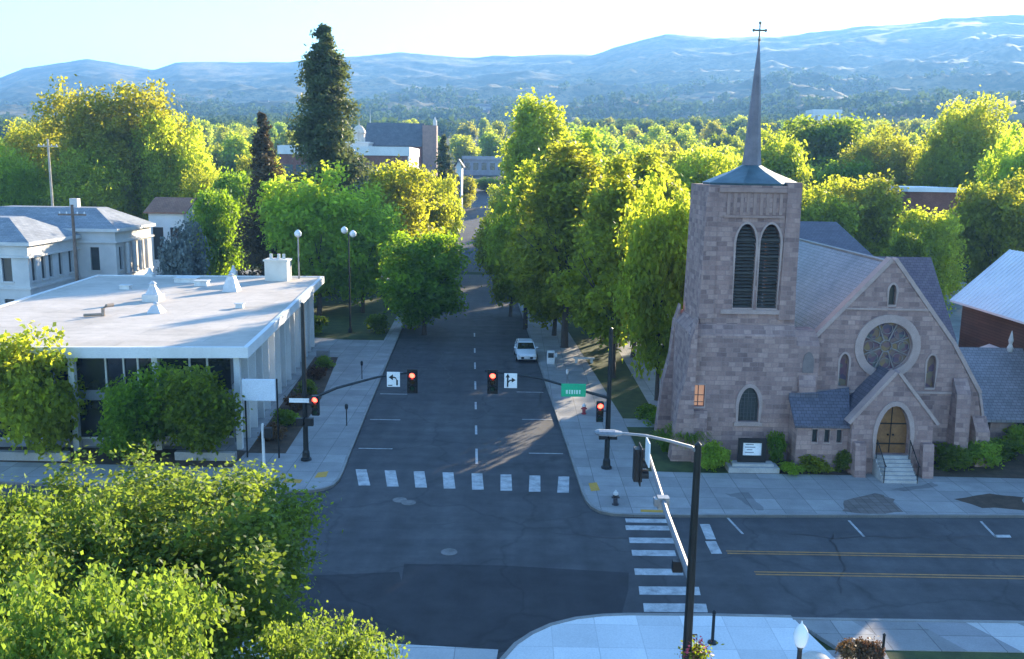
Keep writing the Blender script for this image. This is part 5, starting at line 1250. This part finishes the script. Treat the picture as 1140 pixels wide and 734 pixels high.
c = D(676, 482, yr-0.2); mb = MB(); mb.box(xr-0.5, xr-0.1, yr-0.35, yr-0.1, c[2]-0.35, c[2]+0.1); mb.box(xr+0.1, xr+0.5, yr-0.35, yr-0.1, c[2]-0.35, c[2]+0.1); mb.build('pedestrian_signal', BLK, TR)
# near pole on the white corner
xn, yn = 4.57, 21.0
TN = thing('traffic_signal', 'tall near signal pole on the white corner with arm over the street', 'traffic signal', (xn, yn, 0.12), 'traffic signals of the crossing')
pole_mb(xn, yn, 9.95, 0.14, 0.085).build('pole', POLE, TN)
MB().tube([(xn, yn, 6.45), (xn-0.02, yn+3.5, 6.75), D(722, 505, 28.6)], [0.10, 0.085, 0.055], 8).build('mast_arm', M('weathered_arm', (0.24, 0.24, 0.25), (0.15, 0.15, 0.16), 1.5, 0.6, 0.2), TN)
hl = D(662, 481.5, 21.0); hr = D(690, 482.5, 21.0)
MB().tube([(xn, yn, 9.75), D(770, 498, 21.0), D(745, 491, 21.0), D(718, 485, 21.0), hr], [0.05, 0.045, 0.04, 0.035, 0.035], 7).build('lamp_arm', GALV, TN)
lh = MB(); loft(lh, [[(hr[0]+0.05, 21+0.06*math.cos(t), hr[2]+0.05*math.sin(t)) for t in np.linspace(0, 6.283, 9)[:-1]], [(hr[0]-0.12, 21+0.16*math.cos(t), hr[2]+0.08*math.sin(t)) for t in np.linspace(0, 6.283, 9)[:-1]], [(hl[0]+0.1, 21+0.17*math.cos(t), hl[2]+0.07*math.sin(t)) for t in np.linspace(0, 6.283, 9)[:-1]], [(hl[0], 21+0.08*math.cos(t), hl[2]+0.04*math.sin(t)) for t in np.linspace(0, 6.283, 9)[:-1]]])
lh.build('lamp_head', GALV, TN)
c = D(714, 517, 28.7); signal_head(TN, c, -1, False, 'x'); c = D(721, 505, 27.9); mb = MB(); mb.box(c[0]-0.02, c[0]+0.02, c[1]-0.4, c[1]+0.4, c[2]-0.35, c[2]+0.45); mb.build('lane_sign', SIGNW, TN)
c = D(739, 562, 25.4); mb = MB(); mb.box(c[0]-0.2, c[0]+0.14, c[1]-0.15, c[1]+0.15, c[2]-0.1, c[2]+0.25); mb.box(c[0]-0.3, c[0]-0.2, c[1]-0.12, c[1]+0.12, c[2]-0.02, c[2]+0.2); mb.build('camera_bracket', GALV, TN)
c = D(757, 628, 22.0); mb = MB(); mb.box(c[0]-0.2, c[0]+0.06, c[1]-0.1, c[1]+0.1, c[2]-0.2, c[2]+0.1); mb.build('junction_box', BLK, TN)
# hanging flower basket at the near pole
c = D(775, 727, 21.0)
FB = thing('flower_basket', 'hanging basket of red flowers on the near signal pole', 'flower basket', c)
MB().lathe((c[0], c[1], c[2]-0.35), [(0.05, 0), (0.18, 0.12), (0.24, 0.3), (0.24, 0.32)], 12).build('basket', M('wicker', (0.16, 0.10, 0.06), None, 4, 0.8), FB)
rs = np.random.RandomState(2)
for nm, mt, nn, sg_ in (('foliage', LF_D, 500, 0.17), ('flowers', M('red_petal', (0.45, 0.03, 0.04), (0.5, 0.1, 0.2), 9, 0.6), 140, 0.2)):
    pts = rs.normal(size=(nn, 3))*np.array([sg_, sg_, sg_*0.7])+np.array([0, 0, -0.02 if nm == 'foliage' else 0.05])
    o = bpy.data.objects.new(nm, leaf_mesh(nm, pts, 0.05, np.array([0, 0, 0.6]), rs, mt)); C.objects.link(o); o.parent = FB; o['kind'] = 'stuff'
mb = MB(); mb.tube([(xn, yn, c[2]+0.5), (c[0], c[1], c[2]+0.5)], 0.02, 5); mb.tube([(c[0], c[1], c[2]+0.5), (c[0], c[1], c[2]-0.1)], 0.008, 4); mb.build('bracket', BLK, FB)
# white post with a pedestrian signal at the office corner
c = G(294, 522); PS = thing('pedestrian_post', 'white post with black pedestrian signal below the blank board', 'signal post', (c[0], c[1], 0.12))
h_ = D(292, 472, c[1])[2]; MB().lathe((c[0], c[1], 0.12), [(0.2, 0), (0.12, 0.1), (0.085, 0.2), (0.08, h_-0.12), (0.02, h_-0.08)], 10).build('pole', M('white_paint', (0.68, 0.68, 0.67), None, 2, 0.5), PS)
mb = MB(); mb.box(c[0]+0.12, c[0]+0.5, c[1]-0.2, c[1]+0.1, h_-0.75, h_-0.2); mb.build('pedestrian_signal', BLK, PS)

# ------------------------------------------------------------------ lamps, poles and street things
def street_lamp(px_, base_y, top_y, label, heads, Y=None):
    c = G(px_, base_y) if Y is None else D(px_, base_y, Y)
    x, y = c[0], c[1]; zt = D(px_, top_y, y)[2]
    o = thing('street_lamp', label, 'street lamp', (x, y, 0.1))
    MB().lathe((x, y, 0.1), [(0.22, 0), (0.2, 0.4), (0.10, 0.6), (0.065, zt-0.1)], 10).build('pole', POLE if heads > 1 else GALV, o)
    for k in range(heads):
        dx = (-0.42, 0.42)[k] if heads > 1 else 0.0
        if heads > 1: MB().tube([(x, y, zt-0.5), (x+dx*0.6, y, zt-0.15), (x+dx, y, zt-0.1)], 0.035, 6).build('lamp_arm', POLE, o)
        MB().lathe((x+dx, y, zt-0.1-(0.35 if heads > 1 and k else 0)), [(0.10, -0.1), (0.3, 0.05), (0.34, 0.3), (0.2, 0.5), (0.03, 0.6)], 12).build('lamp_shade', M('opal_globe', (0.80, 0.80, 0.78), None, 2, 0.3), o)
    return o
street_lamp(390, 372, 258, 'tall twin headed white street lamp by the left trees', 2)
street_lamp(335, 385, 262, 'slim single globe lamp behind the office chimney', 1)
gx, gy = 8.1, 22.9
GLB = thing('globe_lamp', 'short black lamp with white acorn globe at bottom right', 'street lamp', (gx, gy, 0.12))
zg = D(882, 707, gy)[2]
MB().lathe((gx, gy, 0.12), [(0.24, 0), (0.24, 0.25), (0.14, 0.4), (0.10, 0.9), (0.07, 1.2), (0.065, zg-0.55), (0.12, zg-0.42), (0.17, zg-0.34)], 14).build('pole', POLE, GLB)
m, n, out = nodes('white_globe_glass'); principled(n, out, (0.86, 0.86, 0.85), 0.25)
MB().lathe((gx, gy, zg), [(0.13, -0.32), (0.17, -0.22), (0.205, -0.02), (0.18, 0.14), (0.10, 0.27), (0.03, 0.34), (0.012, 0.42)], 18).build('lamp_shade', m, GLB, smooth=True)
# bollard post on the white corner
c = G(793, 716, 0.13); o = MB().lathe((c[0], c[1], 0.12), [(0.17, 0), (0.17, 0.06), (0.06, 0.1), (0.055, 1.12), (0.075, 1.14), (0.075, 1.22), (0.02, 1.26)], 12).build('push_button_post', POLE, None, org=(c[0], c[1], 0.12)); tag(o, 'short black push button post on the white corner', 'post')
c = G(982, 733, 0.1); o = MB().lathe((c[0], c[1], 0.08), [(0.1, 0), (0.05, 0.08), (0.045, 0.85), (0.06, 0.9), (0.01, 0.96)], 10).build('marker_post', POLE, None, org=(c[0], c[1], 0.08)); tag(o, 'thin black post beside the lawn at bottom right', 'post')
c = G(908, 742, 0.1); bo = MB(); bo.ball((c[0], c[1], 0.1), 0.6, 14, 9, 0.75); o = bo.build('boulder', M('pale_boulder', (0.60, 0.56, 0.50), (0.48, 0.44, 0.39), 1.5, 0.9, bmp=0.5), None, smooth=True, org=(c[0], c[1], 0.1)); tag(o, 'rounded pale boulder right of the globe lamp', 'boulder')
for k, (a, b) in enumerate(((946, 734), (966, 735))):
    c = G(a, b, 0.1); shrub('shrub_red', ['russet shrub nearer the pale boulder', 'russet shrub nearer the thin black post'][k], c[0], c[1], 0.7, 1.0, 'russet shrubs by the near lawn')
# hydrants, meters and boxes on the right pavement
def hydrant(px_, py_, col, label):
    c = G(px_, py_, 0.14); o = thing('fire_hydrant', label, 'fire hydrant', (c[0], c[1], 0.14)); mt = M('hydrant_'+label.split()[0], col, None, 4, 0.45)
    MB().lathe((c[0], c[1], 0.14), [(0.17, 0), (0.17, 0.05), (0.11, 0.07), (0.11, 0.45), (0.15, 0.48), (0.15, 0.53)], 12).build('barrel', mt, o)
    MB().lathe((c[0], c[1], 0.67), [(0.14, 0), (0.12, 0.1), (0.06, 0.16), (0.04, 0.17), (0.04, 0.22)], 12).build('bonnet', M('hydrant_cap', (0.62, 0.62, 0.62), None, 3, 0.4), o)
    mb = MB(); mb.tube([(c[0]-0.2, c[1], 0.52), (c[0]+0.2, c[1], 0.52)], 0.055, 8); mb.tube([(c[0], c[1]-0.2, 0.48), (c[0], c[1], 0.48)], 0.07, 8); mb.build('outlet', mt, o)
hydrant(685, 562, (0.04, 0.04, 0.05), 'dark fire hydrant with pale cap at the kerb corner'); hydrant(650, 461, (0.35, 0.05, 0.06), 'red fire hydrant beyond the right signal pole')
def meter(px_, py_, label, white=False):
    c = G(px_, py_, 0.14); o = thing('parking_meter', label, 'parking meter', (c[0], c[1], 0.14), 'parking meters')
    MB().tube([(c[0], c[1], 0.14), (c[0], c[1], 1.2)], 0.035, 8).build('pole', GALV if white else POLE, o)
    MB().lathe((c[0], c[1], 1.2), [(0.06, 0), (0.1, 0.08), (0.11, 0.26), (0.07, 0.36), (0.01, 0.38)], 10).build('meter_head', M('meter_grey', (0.7, 0.7, 0.7), None, 3, 0.4) if white else POLE, o)
meter(631, 432, 'pale parking meter just above the green street sign', True); meter(619, 412, 'pale parking meter by the white cabinet', True)
meter(403, 422, 'dark parking meter furthest up the left pavement'); meter(386, 474, 'dark parking meter nearest the left crosswalk')
c = G(613, 405, 0.14); nb = thing('news_box', 'white box on the verge right of the parked car', 'box', (c[0], c[1], 0.14))
MB().box(c[0]-0.32, c[0]+0.32, c[1]-0.25, c[1]+0.25, 0.14, 1.25).build('case', M('box_white', (0.78, 0.78, 0.78), None, 2, 0.5), nb, bevel=0.03); MB().box(c[0]-0.24, c[0]+0.24, c[1]-0.262, c[1]-0.252, 0.7, 1.12).build('pane', DARKG, nb)
c = G(650, 404, 0.14); bn = thing('bench', 'pale bench on the pavement under the street trees', 'bench', (c[0], c[1], 0.14))
MB().box(c[0]-0.9, c[0]+0.9, c[1]-0.25, c[1]+0.25, 0.5, 0.6).build('seat', M('bench_concrete', (0.6, 0.6, 0.58), None, 2, 0.8), bn, bevel=0.02)
for s_ in (-0.65, 0.65): MB().box(c[0]+s_-0.1, c[0]+s_+0.1, c[1]-0.2, c[1]+0.2, 0.14, 0.5).build('leg', MATS['bench_concrete'], bn)
# utility poles at the left
WOOD = M('pole_wood', (0.20, 0.14, 0.11), (0.13, 0.09, 0.07), 2, 0.9)
def upole(px_, top, Y, label, mt):
    x, y, z = D(px_, top, Y); o = thing('utility_pole', label, 'utility pole', (x, Y, 0))
    MB().tube([(x, Y, -0.1), (x, Y, z)], [0.19, 0.13], 9).build('pole', mt, o)
    MB().box(x-1.3, x+1.3, Y-0.16, Y-0.04, z-1.0, z-0.84).build('crossarm', mt, o)
    for dx in (-1.15, -0.5, 0.5, 1.15): MB().lathe((x+dx, Y-0.1, z-0.84), [(0.05, 0), (0.07, 0.1), (0.03, 0.2)], 8).build('insulator', SIGNW, o)
    return x, z
upole(80, 228, 84, 'brown utility pole standing before the civic building', WOOD)
upole(53, 155, 118, 'pale utility pole rising among the left park trees', M('pole_pale', (0.45, 0.40, 0.33), None, 2, 0.9))

# ------------------------------------------------------------------ the parked car
def car(label, x, y, rz, paint):
    o = thing('parked_car', label, 'car', (x, y, 0.02))
    o.rotation_euler.z = rz
    ORG[o.name] = (0, 0, 0)
    body = MB()                                           # cross-sections along the length, nose at -Y
    secs = [(-2.25, 0.74, 0.34, 0.62), (-2.1, 0.84, 0.26, 0.76), (-1.2, 0.90, 0.22, 0.92), (-0.7, 0.91, 0.22, 0.97), (1.4, 0.91, 0.22, 0.99), (2.05, 0.86, 0.26, 0.96), (2.22, 0.78, 0.36, 0.86)]
    rings = []
    for (yy, hw, z0, z1) in secs:
        rings.append([(-hw*0.92, yy, z0), (hw*0.92, yy, z0), (hw, yy, z0+0.22), (hw*0.98, yy, z1-0.12), (hw*0.86, yy, z1), (-hw*0.86, yy, z1), (-hw*0.98, yy, z1-0.12), (-hw, yy, z0+0.22)])
    loft(body, rings); b = body.build('body', paint, o, smooth=True, bevel=0.02)
    cab = MB(); loft(cab, [[(-0.80, yy*1.0+oy, z), (0.80, yy+oy, z), (0.80, yy2+oy2, z), (-0.80, yy2+oy2, z)] if False else [(-w_, a_, z), (w_, a_, z), (w_, c_, z), (-w_, c_, z)] for (w_, a_, c_, z, oy, oy2, yy, yy2) in ((0.80, -0.85, 1.9, 0.95, 0, 0, 0, 0), (0.66, -0.15, 1.45, 1.42, 0, 0, 0, 0))]); cab.build('cabin_glass', Mglass('car_glass', (0.015, 0.018, 0.02), 0.05), o, bevel=0.03)
    rf = MB(); rf.box(-0.66, 0.66, -0.2, 1.5, 1.40, 1.47, 0.08, 0.15)
    for s_ in (-1, 1):
        for (y0, z0, y1, z1) in ((-0.85, 0.95, -0.15, 1.42), (0.55, 0.95, 0.55, 1.42), (1.9, 0.95, 1.45, 1.42)):
            rf.tube([(s_*0.81, y0, z0), (s_*0.67, y1, z1)], 0.035, 5)
    rf.build('roof', paint, o, smooth=False, bevel=0.02)
    for sx in (-1, 1):
        for yy in (-1.4, 1.35):
            w2 = MB(); w2.tube([(sx*0.70, yy, 0.32), (sx*0.92, yy, 0.32)], 0.32, 18); wo_ = w2.build('wheel', M('tyre_rubber', (0.02, 0.02, 0.02), None, 4, 0.8), o)
            r2 = MB(); r2.tube([(sx*0.925, yy, 0.32), (sx*0.935, yy, 0.32)], 0.2, 14); r2.build('rim', GALV, wo_)
        MB().box(sx*0.62-0.16, sx*0.62+0.16, -2.24, -2.12, 0.58, 0.70).build('headlight', M('lamp_glass', (0.75, 0.76, 0.78), None, 3, 0.15), o, bevel=0.02)
        MB().box(sx*0.66-0.13, sx*0.66+0.13, 2.12, 2.235, 0.66, 0.82).build('tail_light', M('tail_red', (0.3, 0.015, 0.015), None, 3, 0.25), o, bevel=0.02)
        MB().box(sx*0.96-0.09, sx*0.96+0.09, -0.62, -0.48, 0.98, 1.10).build('mirror', paint, o, bevel=0.02)
    MB().box(-0.5, 0.5, -2.275, -2.2, 0.36, 0.54).build('grille', BLK, o); MB().box(-0.26, 0.26, -2.30, -2.28, 0.40, 0.52).build('number_plate', SIGNW, o)
    return o
c = G(588, 400); car('white sedan parked at the right kerb under the trees', kr(c[1])-1.0, c[1]+0.5, R(3), M('car_white', (0.72, 0.74, 0.76), (0.70, 0.72, 0.74), 1, 0.25, spec=0.6, bmp=0.0))
